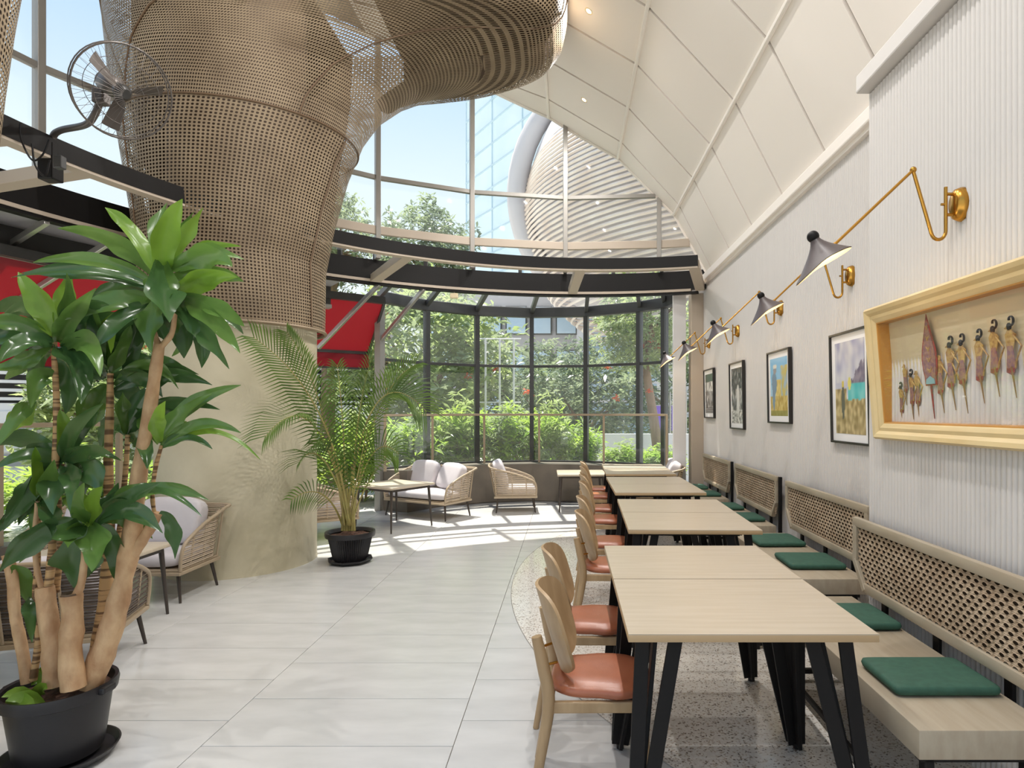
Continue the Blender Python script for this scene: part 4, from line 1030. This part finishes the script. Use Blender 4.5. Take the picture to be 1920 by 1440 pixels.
# ------------------------------------------------------------------ potted dracaena
def leaf_strip(P0, P1, P2, w, roll, fold=0.35, wav=0.0, n=16, tipw=0.04, view=None):
    """one arching blade between three points"""
    C_ = qbez(P0, P1, P2, n); mb = MB(); vs = []
    ph = random.uniform(0, 6)
    for i, p in enumerate(C_):
        t = i / n; tg = (C_[min(i + 1, n)] - C_[max(i - 1, 0)]).normalized()
        vd = (view - p).normalized() if view is not None else Vector((0, -1, 0))
        s = tg.cross(vd)
        if s.length < 0.1: s = tg.cross(Vector((0, 0, 1)))
        s.normalize(); nn = s.cross(tg)
        s2 = s * math.cos(roll) + nn * math.sin(roll); n2 = s2.cross(tg)
        ww = w * 0.5 * (max(0.0, math.sin(PI * min(1, 0.04 + 0.96 * t ** 1.02))) ** 0.9 + 0.10 * (1 - t)) * (1 + 0.10 * math.sin(ph * 2 + 15 * t))
        if t > 0.999: ww = 0.001
        wv = wav * ww * math.sin(ph + 9 * t)
        vs += [p + s2 * ww + n2 * (ww * fold + wv), p + s2 * ww * 0.5 + n2 * ww * fold * 0.35, p, p - s2 * ww * 0.5 + n2 * ww * fold * 0.35, p - s2 * ww + n2 * (ww * fold - wv)]
    fs = []
    for i in range(n):
        for k in range(4): a = i * 5 + k; fs.append((a, a + 1, a + 6, a + 5))
    mb.add(vs, fs); return mb
DX, DY = -2.19, 2.62
dr = thing('potted_dracaena', 'tall leafy dracaena in a black round pot at the left', 'plant', (DX, DY, 0))
def rel(v): return Vector(v) - Vector((DX, DY, 0))
pot = MB(); pot.lathe([(0, 0.035), (0.150, 0.035), (0.158, 0.06), (0.186, 0.275), (0.204, 0.283), (0.210, 0.318), (0.206, 0.333), (0.192, 0.330), (0.182, 0.29), (0.176, 0.25)], 56)
po = pot.build('pot', M_pot, dr, 40)
hn = MB(); hn.box((0.212, -0.01, 0.312), (0.03, 0.075, 0.03), bev=0.008); hn.box((-0.212, 0.01, 0.312), (0.03, 0.075, 0.03), bev=0.008); hn.build('handle', M_pot, po)
MB().lathe([(0, 0.004), (0.17, 0.004), (0.20, 0.02), (0.215, 0.045), (0.208, 0.046), (0.19, 0.022), (0.15, 0.016), (0, 0.016)], 56).build('saucer', M_pot, dr, 40)
MB().grid(lambda u, v: (0.182 * v * math.cos(2 * PI * u), 0.182 * v * math.sin(2 * PI * u), 0.285 + 0.012 * mn.noise(Vector((u * 9, v * 5, 1)))), 40, 6, cu=True).build('soil', M_soil, dr)
def cane(pts, r0, r1, m=M_bark, nm='cane', Y=DY, knob=0.20):
    P = catmull([rel(at(x, y, Y + (q[0] if q else 0))) for x, y, *q in pts], 5)
    N = len(P); R = [r0 + (r1 - r0) * (i / (N - 1)) ** 0.8 for i in range(N)]
    R = [r * (1 + knob * mn.noise(Vector((i * 0.55, r0 * 90, r1 * 50)))) for i, r in enumerate(R)]
    MB().tube(P, R, 12).build(nm, m, dr, 60)
cane([(168, 1285), (205, 1190), (232, 1085), (250, 985), (262, 880), (282, 760), (299, 645)], 0.052, 0.021)
cane([(299, 650), (288, 620), (290, 575), (297, 520)], 0.012, 0.009, M_bark); cane([(302, 650), (322, 625), (328, 585), (330, 545)], 0.012, 0.009, M_bark)
cane([(232, 1070), (252, 1035), (282, 990), (297, 962)], 0.030, 0.019); cane([(290, 968), (286, 930), (291, 880), (303, 835)], 0.008, 0.008, M_barks)
cane([(52, 1280), (40, 1210), (28, 1150), (24, 1090), (14, 1040)], 0.024, 0.021)
cane([(62, 1275), (72, 1200), (66, 1120), (70, 1060), (72, 990), (72, 930)], 0.014, 0.009, M_barks)
cane([(100, 1285, -.04), (98, 1215, -.04), (88, 1140, -.04), (84, 1100, -.04)], 0.040, 0.033)
cane([(90, 1110, -.04), (98, 1030, -.04), (98, 940, -.04), (104, 860, -.04), (106, 760, -.04), (103, 690, -.04), (100, 630, -.04)], 0.016, 0.011, M_barks)
cane([(80, 1110, -.04), (68, 1060, -.04), (66, 1000, -.04), (70, 940, -.04)], 0.011, 0.009, M_bark)
cane([(104, 1110, .03), (112, 1010, .03), (108, 930, .03), (116, 870, .03)], 0.015, 0.013, M_barks)
cane([(138, 1290, -.08), (132, 1225, -.08), (136, 1160, -.08), (134, 1115, -.08)], 0.046, 0.038)
cane([(138, 1125, -.08), (152, 1095, -.08), (158, 1050, -.08), (160, 995, -.08)], 0.016, 0.012, M_bark)
cane([(176, 1270, .10), (190, 1180, .10), (200, 1090, .10), (204, 980, .10), (203, 860, .10), (206, 770, .10), (207, 700, .10)], 0.034, 0.013, M_barks)
cane([(196, 1120, .10), (222, 1010, .12), (234, 900, .12), (240, 815, .12)], 0.014, 0.010, M_barks)
MB().lathe([(0, -0.012), (0.037, -0.01), (0.034, 0.004), (0.02, 0.0), (0.012, -0.006), (0, -0.006)], 12, c=tuple(rel(at(134, 1113, DY - .08)))).build('cut_end', M_seam, dr)
HEADS = {
 'A': [((305, 515), (296, 440), (342, 373), 46, 'n'), ((290, 510), (258, 430), (197, 389), 33, 'n'), ((318, 500), (340, 445), (381, 389), 26, 'n'), ((325, 500), (380, 445), (452, 462), 25, 'n'),
       ((290, 520), (225, 425), (108, 428), 36, 'g'), ((292, 535), (190, 465), (62, 492), 28, 'g'), ((290, 540), (170, 500), (40, 512), 32, 'd'), ((318, 505), (395, 462), (436, 500), 46, 'g'),
       ((330, 575), (362, 505), (445, 520), 46, 'n'), ((322, 520), (400, 500), (457, 528), 32, 'g'), ((306, 490), (290, 545), (318, 605), 62, 'd'), ((308, 530), (298, 585), (312, 640), 56, 'd'),
       ((285, 550), (238, 520), (160, 566), 32, 'd'), ((285, 562), (215, 548), (122, 600), 38, 'g'), ((282, 575), (222, 590), (182, 650), 40, 'd'), ((285, 575), (235, 610), (236, 700), 56, 'd'),
       ((330, 560), (372, 580), (380, 650), 46, 'd'), ((330, 565), (395, 605), (378, 690), 40, 'd'), ((335, 560), (410, 588), (450, 662), 34, 'g'), ((335, 575), (405, 630), (430, 692), 30, 'd'),
       ((335, 555), (420, 572), (458, 612), 32, 'g'), ((325, 590), (356, 640), (322, 668), 22, 'g'), ((300, 560), (275, 600), (285, 660), 40, 'g'), ((320, 560), (345, 610), (345, 672), 46, 'd')],
 'B': [((102, 630), (84, 575), (34, 510), 44, 'n'), ((108, 625), (118, 560), (132, 512), 32, 'n'), ((100, 630), (60, 540), (-30, 590), 38, 'd'), ((95, 640), (40, 585), (-40, 610), 32, 'g'),
       ((98, 645), (40, 625), (2, 678), 40, 'd'), ((108, 630), (145, 550), (205, 572), 38, 'd'), ((110, 642), (140, 585), (148, 650), 44, 'g'), ((112, 650), (146, 665), (152, 758), 56, 'd'),
       ((104, 650), (66, 650), (60, 712), 36, 'd'), ((110, 625), (160, 590), (245, 588), 38, 'd'), ((96, 650), (40, 690), (-16, 690), 30, 'g'), ((116, 650), (172, 610), (188, 706), 38, 'g'),
       ((100, 700), (62, 690), (58, 765), 34, 'g'), ((64, 752), (40, 770), (2, 825), 36, 'n'), ((98, 640), (24, 610), (-40, 655), 34, 'd'), ((106, 640), (120, 600), (180, 540), 34, 'g')],
 'C': [((206, 690), (192, 630), (216, 585), 38, 'n'), ((202, 690), (182, 620), (160, 560), 34, 'g'), ((210, 690), (245, 610), (298, 600), 38, 'd'), ((207, 700), (262, 640), (275, 728), 40, 'd'),
       ((198, 700), (150, 680), (128, 756), 36, 'd'), ((212, 705), (275, 690), (305, 745), 32, 'd'), ((215, 722), (290, 650), (355, 702), 32, 'd'), ((215, 732), (305, 680), (398, 722), 32, 'd'),
       ((202, 722), (168, 750), (172, 805), 44, 'g'), ((214, 740), (258, 730), (252, 805), 48, 'd'), ((206, 700), (226, 640), (245, 610), 30, 'g'), ((200, 705), (166, 700), (150, 650), 36, 'd')],
 'D': [((302, 832), (335, 745), (452, 722), 30, 'g'), ((300, 830), (330, 775), (398, 738), 32, 'g'), ((302, 836), (372, 768), (452, 812), 24, 'g'), ((302, 838), (400, 770), (488, 862), 17, 'n'),
       ((299, 830), (286, 790), (310, 752), 26, 'n'), ((302, 842), (352, 805), (398, 842), 22, 'd'), ((297, 832), (270, 785), (246, 762), 24, 'g'), ((303, 834), (330, 800), (350, 790), 22, 'n'),
       ((300, 960), (334, 975), (328, 1048), 28, 'd')],
 'H': [((240, 815), (255, 735), (335, 702), 30, 'd'), ((238, 815), (205, 765), (188, 845), 34, 'd'), ((240, 818), (275, 752), (338, 778), 28, 'd'), ((242, 815), (290, 725), (412, 768), 30, 'd'), ((236, 815), (220, 770), (230, 735), 28, 'g'), ((242, 820), (280, 810), (276, 880), 32, 'd')],
 'E': [((116, 868), (64, 800), (-10, 836), 34, 'd'), ((112, 868), (56, 832), (-10, 880), 28, 'd'), ((120, 862), (124, 815), (112, 768), 34, 'n'), ((122, 864), (142, 795), (184, 772), 34, 'd'),
       ((124, 870), (172, 845), (192, 930), 48, 'd'), ((112, 872), (76, 862), (34, 985), 44, 'd'), ((108, 872), (46, 920), (6, 995), 36, 'd'), ((120, 866), (156, 835), (210, 850), 34, 'd'),
       ((116, 870), (84, 835), (46, 850), 40, 'd'), ((118, 874), (96, 900), (100, 965), 42, 'd'), ((122, 872), (150, 890), (150, 950), 40, 'd')],
 'F': [((160, 988), (152, 940), (126, 916), 38, 'n'), ((166, 988), (174, 935), (192, 912), 32, 'n'), ((160, 985), (158, 1030), (138, 1102), 74, 'd'), ((170, 985), (190, 1015), (172, 1072), 48, 'g'),
       ((178, 982), (232, 930), (286, 1010), 50, 'g'), ((182, 985), (218, 1000), (234, 1112), 46, 'd'), ((152, 985), (84, 955), (-4, 1075), 54, 'd'), ((148, 985), (98, 975), (36, 1055), 44, 'g'),
       ((198, 972), (270, 880), (392, 938), 30, 'g'), ((176, 975), (240, 925), (300, 905), 30, 'd'), ((158, 985), (130, 1000), (96, 1010), 40, 'd'), ((164, 982), (140, 950), (158, 905), 30, 'g'), ((174, 985), (205, 955), (222, 905), 34, 'd')],
 'G': [((72, 935), (60, 885), (66, 838), 30, 'n'), ((70, 938), (36, 890), (28, 980), 34, 'd'), ((70, 940), (20, 945), (-14, 1005), 34, 'd'), ((74, 936), (92, 900), (102, 862), 28, 'g'), ((74, 940), (92, 945), (98, 1006), 34, 'd'), ((20, 1062), (48, 1075), (66, 1150), 30, 'g'), ((58, 1120), (52, 1140), (60, 1205), 24, 'd')],
}
ML = {'n': M_leafn, 'g': M_leaf, 'd': M_leafd}
YH = {'A': 2.62, 'B': 2.56, 'C': 2.74, 'D': 2.62, 'H': 2.76, 'E': 2.60, 'F': 2.50, 'G': 2.60}
VIEW = rel((0, 0, CAMH))
for hname, LV in HEADS.items():
    extra = []
    for (a, b, c, w, m) in LV:
        if hname in 'ABCEF' and random.random() < 0.5:
            j = lambda p, k: (p[0] + random.uniform(-k, k), p[1] + random.uniform(-k * 0.7, k))
            extra.append((a, j(b, 22), j(c, 34), w * random.uniform(0.6, 0.85), random.choice('gd')))
    for (a, b, c, w, m) in LV + extra:
        y0 = YH[hname]; dy = random.uniform(-0.24, 0.20)
        P0, P1, P2 = rel(at(*a, y0)), rel(at(*b, y0 + dy * 0.6)), rel(at(*c, y0 + dy))
        leaf_strip(P0, P1, P2, 0.92 * w * y0 / F, random.uniform(-0.7, 0.7), random.uniform(0.2, 0.55), 0.42, view=VIEW).build('leaf', ML[m], dr, 80)
for k in range(16):
    a = random.uniform(0, 2 * PI); r = random.uniform(0.05, 0.15); p = Vector((r * math.cos(a), r * math.sin(a) - 0.01, 0.29)); q = p + Vector((random.uniform(-.1, .1), random.uniform(-.1, .1), random.uniform(.03, .09)))
    if k < 9: p.x = -abs(p.x) - 0.02
    leaf_strip(p, (p + q) / 2 + Vector((0, 0, 0.05)), q, 0.05, random.uniform(-.6, .6), 0.3, 0.1, n=6, view=VIEW).build('ground_leaf', M_leafn, dr, 80)

# ------------------------------------------------------------------ potted palm
PXx, PYy = -2.17, 6.06
pm = thing('potted_palm', 'feathery palm in a ribbed black pot beside the concrete column', 'plant', (PXx, PYy, 0))
def relp(v): return Vector(v) - Vector((PXx, PYy, 0))
pr = MB(); NP = 56
def potfn(u, v):
    prof = [(0, .03), (.150, .03), (.160, .05), (.205, .255), (.236, .262), (.242, .285), (.238, .312), (.220, .310), (.205, .28)]
    r, z = prof[int(round(v * 8))]; k = 0.006 * (1 if int(u * NP * 2) % 2 else -1) if 1 < v * 8 < 3.5 else 0
    return ((r + k) * math.cos(2 * PI * u), (r + k) * math.sin(2 * PI * u), z)
pr.grid(potfn, NP * 2, 8, cu=True); pr.build('pot', M_pot, pm, 30)
MB().lathe([(0, .003), (.17, .003), (.20, .018), (.225, .042), (.218, .044), (.19, .02), (0, .014)], 8).build('saucer', M_pot, pm)
MB().grid(lambda u, v: (0.212 * v * math.cos(2 * PI * u), 0.212 * v * math.sin(2 * PI * u), 0.268 + 0.02 * mn.noise(Vector((u * 16, v * 7, 1)))), 48, 8, cu=True).build('soil', M_soil, pm)
def frond(base, ctrl, tip, leaf, n=25, start=0.32, spread=1.2, droop=0.20):
    face = Vector((random.uniform(-.9, .9), -1, random.uniform(0.0, 1.6))).normalized()
    C_ = qbez(base, ctrl, tip, 40); mb = MB(); n = max(10, int(sum((C_[i + 1] - C_[i]).length for i in range(40)) * (1 - start) / 0.036))
    mb.tube(C_[::2], [0.011 - 0.009 * i / 20 for i in range(21)], 5, 0)
    for i in range(n):
        t = start + (1 - start) * (i + 0.5) / n; k = min(39, int(t * 40)); p = C_[k] + (C_[k + 1] - C_[k]) * (t * 40 - k); tg = (C_[k + 1] - C_[k]).normalized()
        s = tg.cross(face)
        if s.length < 0.2: s = tg.cross(Vector((0, 0, 1)))
        s.normalize(); up = s.cross(tg).normalized()
        L = leaf * (0.62 + 0.66 * math.sin(PI * min(1, (t - start) / (1 - start) * 0.85 + 0.12)))
        for sg in (-1, 1):
            f = spread * (1 - 0.55 * t); d = (tg * (1.0 - f * 0.45) + s * sg * f + up * 0.28).normalized()
            q = p + d * L * 0.55; e_ = p + d * L + Vector((0, 0, -droop * L)); w = 0.0075
            sd_ = d.cross(up).normalized() if d.cross(up).length > .05 else s
            mb.add([p + sd_ * w * 0.5, p - sd_ * w * 0.5, q + sd_ * w, q - sd_ * w, e_], [(0, 2, 3, 1), (2, 4, 3)], 1)
    return mb
FR = [((648, 985), (628, 735), (474, 632), 0.30, -.95), ((646, 985), (610, 720), (538, 622), 0.22, -.55), ((646, 985), (598, 690), (496, 820), 0.32, -.95), ((650, 985), (606, 800), (560, 868), 0.26, -.65),
      ((655, 985), (656, 800), (702, 652), 0.20, 0.0), ((650, 985), (648, 800), (632, 684), 0.20, .1), ((655, 985), (684, 640), (800, 772), 0.34, .1), ((655, 985), (690, 730), (778, 684), 0.28, .25),
      ((657, 985), (692, 790), (748, 852), 0.26, -.15), ((646, 985), (610, 890), (545, 938), 0.18, -.65), ((657, 985), (690, 880), (742, 842), 0.22, .1), ((652, 985), (640, 880), (612, 828), 0.22, -.2), ((655, 985), (672, 880), (690, 800), 0.22, -.25)]
for (a, b, c, lf, dy) in FR:
    P0 = relp(at(a[0] + random.uniform(-8, 8), a[1], PYy + random.uniform(-.06, .06))); P1 = relp(at(*b, PYy + dy * 0.5)); P2 = relp(at(*c, PYy + dy))
    frond(P0, P1, P2, lf).build('frond', [M_palms, M_palm], pm)
for k in range(6):
    x = 642 + k * 4.5; MB().tube([relp(at(x, 995, PYy)), relp(at(x + random.uniform(-4, 4), 940, PYy)), relp(at(x + random.uniform(-14, 14), 870, PYy))], [0.015, 0.012, 0.008], 8).build('stem', M_palms, pm, 60)

# ------------------------------------------------------------------ outside: ground, hedges, trees, buildings
MB().box((0, 60, -0.45), (240, 200, 0.3)).build('ground', M_pave, None, kind='structure')
def leaf_cloud(name, ctr, per, size, mats, seed, asp=0.36, spread=1.0):
    r = np.random.default_rng(seed); ctr = np.asarray(ctr, float); N = len(ctr) * per
    C_ = np.repeat(ctr, per, 0)
    az = r.uniform(0, 2 * PI, N); el = r.uniform(-0.6, 1.0, N)
    d = np.stack([np.cos(az) * np.cos(el), np.sin(az) * np.cos(el), np.sin(el)], 1)
    s = np.cross(d, np.array([0, 0, 1.0])); s /= np.linalg.norm(s, axis=1, keepdims=True) + 1e-9
    up = np.cross(s, d); ro = r.uniform(-0.7, 0.7, N)[:, None]; s = s * np.cos(ro) + up * np.sin(ro)
    L = size * r.uniform(0.65, 1.3, N)[:, None]; b = C_ + d * (0.15 * L) + r.normal(0, 0.18 * size * spread, (N, 3))
    dr_ = np.array([0, 0, -1.0]) * L * 0.22
    V = np.stack([b, b + d * L * 0.5 + s * L * asp * 0.5, b + d * L + dr_, b + d * L * 0.5 - s * L * asp * 0.5], 1).reshape(-1, 3)
    Fq = (np.arange(N) * 4)[:, None] + np.array([[0, 1, 2, 3]])
    me = bpy.data.meshes.new(name); me.vertices.add(len(V)); me.vertices.foreach_set('co', V.ravel()); me.loops.add(Fq.size); me.loops.foreach_set('vertex_index', Fq.ravel())
    me.polygons.add(N); me.polygons.foreach_set('loop_start', np.arange(0, N * 4, 4)); me.polygons.foreach_set('loop_total', np.full(N, 4))
    for m in mats: me.materials.append(m)
    if len(mats) > 1: me.polygons.foreach_set('material_index', (np.repeat(r.random(len(ctr)), per) * len(mats)).astype(np.int32))
    me.update(); return me
def ellip(n, rx, ry, rz_, seed, fill=0.55):
    r = np.random.default_rng(seed); d = r.normal(size=(n, 3)); d /= np.linalg.norm(d, axis=1, keepdims=True)
    k = (fill + (1 - fill) * r.random(n))[:, None]; p = d * k * np.array([rx, ry, rz_])
    lump = 1 + 0.22 * np.sin(d[:, :1] * 5 + seed) * np.cos(d[:, 2:] * 4 + seed); return p * lump
CROWN = [leaf_cloud('foliage', ellip(620, 2.4, 2.2, 2.6, 11), 10, 0.30, [M_fol[0], M_fol[2]], 1),
         leaf_cloud('foliage', ellip(620, 2.4, 2.2, 2.2, 12), 10, 0.30, [M_fol[1], M_fol[0]], 2),
         leaf_cloud('foliage', ellip(560, 2.2, 2.2, 2.8, 13), 11, 0.26, [M_fol[2], M_fol[0], M_fol[0]], 3)]
def tree(label, x, y, zc, kind, sc, lean=0.0, tr_r=0.12, group='trees outside the glazing'):
    t = thing('tree', label, 'tree', (x, y, -0.3), random.uniform(0, 6), group)
    t.rotation_euler = (0, 0, 0)
    MB().tube(catmull([(-lean, 0, 0), (-lean * 0.6, 0, zc * 0.4), (0, 0, zc * 0.95)], 5), [tr_r * (1.25 - 0.6 * i / 10) for i in range(11)], 10).build('trunk', M_trunk, t, 60)
    br = MB(); r = random.Random(int(x * 100 + y))
    for k in range(6):
        a = r.uniform(0, 6.28); br.tube([(0, 0, zc * 0.75), (0.6 * sc * math.cos(a), 0.6 * sc * math.sin(a), zc + 0.2), (1.5 * sc * math.cos(a), 1.5 * sc * math.sin(a), zc + r.uniform(0.3, 1.4) * sc)], [tr_r * 0.5, tr_r * 0.35, 0.02], 6)
    br.build('branches', M_trunk, t)
    o = link('foliage', CROWN[kind], t, kind='stuff'); o.location = (0, 0, zc + 0.6 * sc); o.scale = (sc, sc, sc); o.rotation_euler = (0, 0, r.uniform(0, 6.28))
    return t
TREES = [('broad tree left in the bay view, brown trunk beside the second mullion', -3.4, 14.2, 2.5, 1, 0.92, 0.0, 0.13),
         ('dark leafy tree in the middle of the bay view with orange flowers', -2.7, 16.4, 2.0, 2, 0.74, 0.0, 0.14),
         ('round low tree behind the bay hedge, right of the middle mullion', 0.5, 17.5, 1.5, 0, 0.72, 0.0, 0.12),
         ('leaning pale trunked tree right in the bay view', 1.65, 13.6, 3.5, 1, 0.50, -0.50, 0.12),
         ('dense dark tree behind the leaning trunk at the right of the bay', 3.3, 18.5, 1.9, 2, 0.85, 0.0, 0.13),
         ('bushy tree showing above the ring beams in the upper window', -4.7, 20.0, 6.3, 0, 0.72, 0.0, 0.2),
         ('tree whose branches edge past the cane sleeve in the upper window', -6.0, 15.2, 5.6, 2, 0.55, 0.0, 0.18),
         ('green tree beyond the red awning left of the column', -9.5, 13.0, 1.4, 1, 0.80, 0.0, 0.12),
         ('far tree low between the bay mullions', -0.9, 23.0, 1.6, 0, 0.85, 0.0, 0.15)]
for a in TREES: tt = tree(*a)
bl = leaf_cloud('blossom', [(-0.8 + random.uniform(-1.6, 2.8), random.uniform(12.9, 13.4), random.uniform(1.7, 3.2)) for _ in range(9)], 16, 0.09, [M_blos], 9, 0.6)
# hedge plants behind the kerb
BUSH = [leaf_cloud('foliage', ellip(260, 0.62, 0.5, 0.75, 21, 0.3), 12, 0.15, [M_fol[3], M_fol[1]], 5, 0.26),
        leaf_cloud('foliage', ellip(260, 0.66, 0.5, 0.62, 22, 0.3), 12, 0.17, [M_fol[3], M_fol[3], M_fol[0]], 6, 0.22)]
def bush(label, x, y, z, k, sx_, sz, group):
    t = thing('hedge_shrub', label, 'shrub', (x, y, -0.3), 0, group)
    o = link('foliage', BUSH[k], t, kind='stuff'); o.location = (0, 0, z + 0.3); o.scale = (sx_, sx_, sz); o.rotation_euler = (0, 0, x * 3)
    b = MB(); r = random.Random(int(x * 77 + y * 13))
    for q in range(4): b.tube([(r.uniform(-.1, .1), r.uniform(-.1, .1), 0), (r.uniform(-.3, .3), r.uniform(-.3, .3), z + 0.3)], 0.014, 5)
    b.build('stems', M_trunk, t); return t
BH = [(-3.55, 10.3, 0.75, 0, 1.0, 1.0), (-2.75, 11.05, 0.85, 1, 1.05, 1.05), (-2.0, 11.5, 0.90, 0, 1.0, 1.1), (-1.2, 11.9, 1.0, 1, 1.0, 1.05), (-0.4, 12.0, 0.85, 0, 0.95, 1.15), (0.3, 12.1, 0.72, 1, 0.75, 0.9), (1.05, 11.5, 0.55, 0, 0.8, 0.5), (1.75, 11.2, 0.58, 1, 0.75, 0.5)]
BLAB = ['first from the left', 'second from the left', 'third from the left', 'fourth from the left', 'fifth, in the middle', 'sixth from the left', 'seventh from the left', 'last at the right end']
for i, b in enumerate(BH): bush('bright green hedge shrub outside the bay glass, ' + BLAB[i], *b, 'hedge shrubs outside the bay')
LH = [(-7.3, 4.2, 0.35), (-7.3, 5.5, 0.42), (-7.0, 6.8, 0.40), (-6.4, 8.0, 0.45), (-5.5, 8.9, 0.50), (-4.5, 9.9, 0.60)]
LL = ['nearest at the frame edge', 'second from the frame edge', 'third from the frame edge', 'fourth, just left of the column', 'behind the column', 'right behind the palm']
for i, (x, y, z) in enumerate(LH): bush('sunlit hedge shrub beyond the terrace railing, ' + LL[i], x, y, z, i % 2, 1.15, 0.95, 'hedge shrubs beyond the terrace railing')
o = link('flower_clusters', bl); tag(o, 'orange flower clusters in the dark tree beyond the bay', 'flowers', kind='stuff')
# low walls and street
sw = MB().box((2.2, 14.5, 0.35), (5.0, 0.2, 1.25)).build('garden_wall', M_bwhite); tag(sw, 'low white garden wall behind the right bay hedge', 'wall', kind='structure')
for i, (x, h) in enumerate(((2.35, 0.95), (2.75, 0.62))):
    t = thing('street_banner', 'purple cloth banner on a pole, ' + ['larger one by the leaning trunk', 'smaller one at the right'][i], 'banner', (x, 15.2, -0.3), 0, 'purple banners on the street')
    MB().tube([(0.2, 0, 0), (0.2, 0, 2.3)], 0.025, 8).build('pole', M_steel, t); MB().box((0, 0, 1.65 - h / 2 + 0.3), (0.32, 0.012, h)).build('cloth', M_purple, t)
    MB().tube([(-0.18, 0, 1.96), (0.2, 0, 1.96)], 0.012, 6).build('cross_arm', M_steel, t)
wt = thing('white_pole_frame', 'thin white pole frame standing in the garden beyond the bay', 'frame', (-1.45, 12.9, -0.3))
for x in (-0.30, 0.0, 0.30): MB().tube([(x, 0, 0), (x, 0, 3.35)], 0.022, 6).build('pole', M_bwhite, wt)
for z in (2.0, 3.35): MB().tube([(-0.45, 0.03, z), (0.45, 0.03, z)], 0.018, 6).build('cross_bar', M_bwhite, wt)
# service building with louvres at the left
sb = thing('service_building', 'low pale building with louvres and an orange steel frame beyond the terrace', 'building', (-13.0, 16.5, -0.3), math.radians(38))
MB().box((0, 0, 1.0), (16, 4, 2.0)).build('lower_wall', M_bwhite, sb)
MB().box((0, 0, 4.2), (16, 4, 1.8)).build('upper_wall', M_bwhite, sb)
MB().box((0, 0.3, 2.6), (15.8, 3.4, 1.4)).build('louvre_recess', M_dark, sb)
for k in range(6): MB().box((0, -1.95, 2.1 + k * 0.2), (16, 0.16, 0.07)).build('louvre', M_bwhite, sb)
for k in range(7): MB().box((-7.9 + k * 2.6, -2.06, 2.7), (0.14, 0.12, 1.4)).build('louvre_post', M_bwhite, sb)
MB().box((0, -2.1, 3.42), (16.1, 0.16, 0.2)).build('orange_beam', M_orange, sb)
for k in range(5): MB().box((-7.6 + k * 3.75, -2.12, 2.6), (0.2, 0.2, 5.2)).build('orange_post', M_orange, sb)
for k in range(5): MB().box((0, -2.02, 0.35 + k * 0.33), (16, 0.05, 0.28)).build('cladding_board', M_bgrey if k % 2 else M_bwhite, sb)
# glass tower
def tower():
    t = thing('glass_tower', 'tall pale glass tower with thin floor lines in the upper window', 'building', (-12.0, 72.0, -0.3), math.atan2(-0.82, 0.572))
    MB().box((13, 5, 31), (26, 10, 62)).build('glass_body', M_bglass2, t)
    for k in range(24): MB().box((13, -0.06, 2.4 * (k + 1)), (26.2, 0.16, 0.16)).build('floor_line', M_bline, t)
    for k in range(5): MB().box((6.5 * k, -0.05, 31), (0.12, 0.12, 62)).build('facade_fin', M_bline, t)
tower()
# round slatted building
rb = thing('round_slatted_building', 'round building wrapped in pale timber slats in the upper window', 'building', (6.0, 30.0, -0.3), 0)
def rprof(z): return 8.2 * math.sqrt(max(0, 1 - ((z - 12.0) / 6.9) ** 2))
MB().lathe([(rprof(z) * 0.97, z) for z in np.linspace(5.2, 18.8, 30)], 64).build('drum_shell', M_drum, rb, 60)
MB().lathe([(1.6, 0), (1.6, 6.0)], 32).build('drum_base', M_bwhite, rb, 60)
for k in range(44):
    z = 6.3 + k * 0.21; r = rprof(z)
    if r < 1: continue
    pts = [(r * math.cos(2 * PI * i / 56), r * math.sin(2 * PI * i / 56), z + 0.9 * math.cos(2 * PI * i / 56)) for i in range(56)]
    MB().tube(pts, 0.07, 4, closed=True).build('timber_slat', M_slat, rb)
pts = [(rprof(12) * 1.02 * math.cos(a), -2.1 + 0.17 * a, 12 + 7.0 * math.sin(a)) for a in np.linspace(PI * 0.45, PI * 1.18, 24)]
MB().tube(pts, 0.50, 8).build('rim_band', M_drum, rb, 60)
# office block with windows behind the trees
ob = thing('office_block', 'office block with blue windows seen between the trees through the bay', 'building', (-3.8, 36.0, -0.3), 0)
MB().box((0, 2.5, 4.8), (8.6, 5, 9.6)).build('wall', M_bgrey, ob)
for i in range(6):
    for j in range(3):
        w_ = MB().box((-3.7 + i * 1.48, -0.04, 2.0 + j * 2.6), (1.25, 0.14, 1.7)).build('window_frame', M_dark, ob)
        MB().box((-3.7 + i * 1.48, -0.13, 2.0 + j * 2.6), (1.10, 0.04, 1.55)).build('pane', M_bglass, w_)
ob2 = thing('striped_office_block', 'blue glass office block with white floor bands right of the bay middle', 'building', (4.9, 44.0, -0.3), 0)
MB().box((0, 3, 6.2), (10.0, 6, 12.4)).build('glass_body', M_bglass, ob2)
for k in range(9): MB().box((0.6, -0.06, 1.2 + k * 1.36), (8.8, 0.2, 0.19)).build('floor_band', M_bwhite, ob2)
MB().lathe([(0.80, 0), (0.80, 12.6), (0, 12.6)], 28, c=(-4.4, -0.5, 0)).build('round_stair_tower', M_bwhite, ob2, 40)
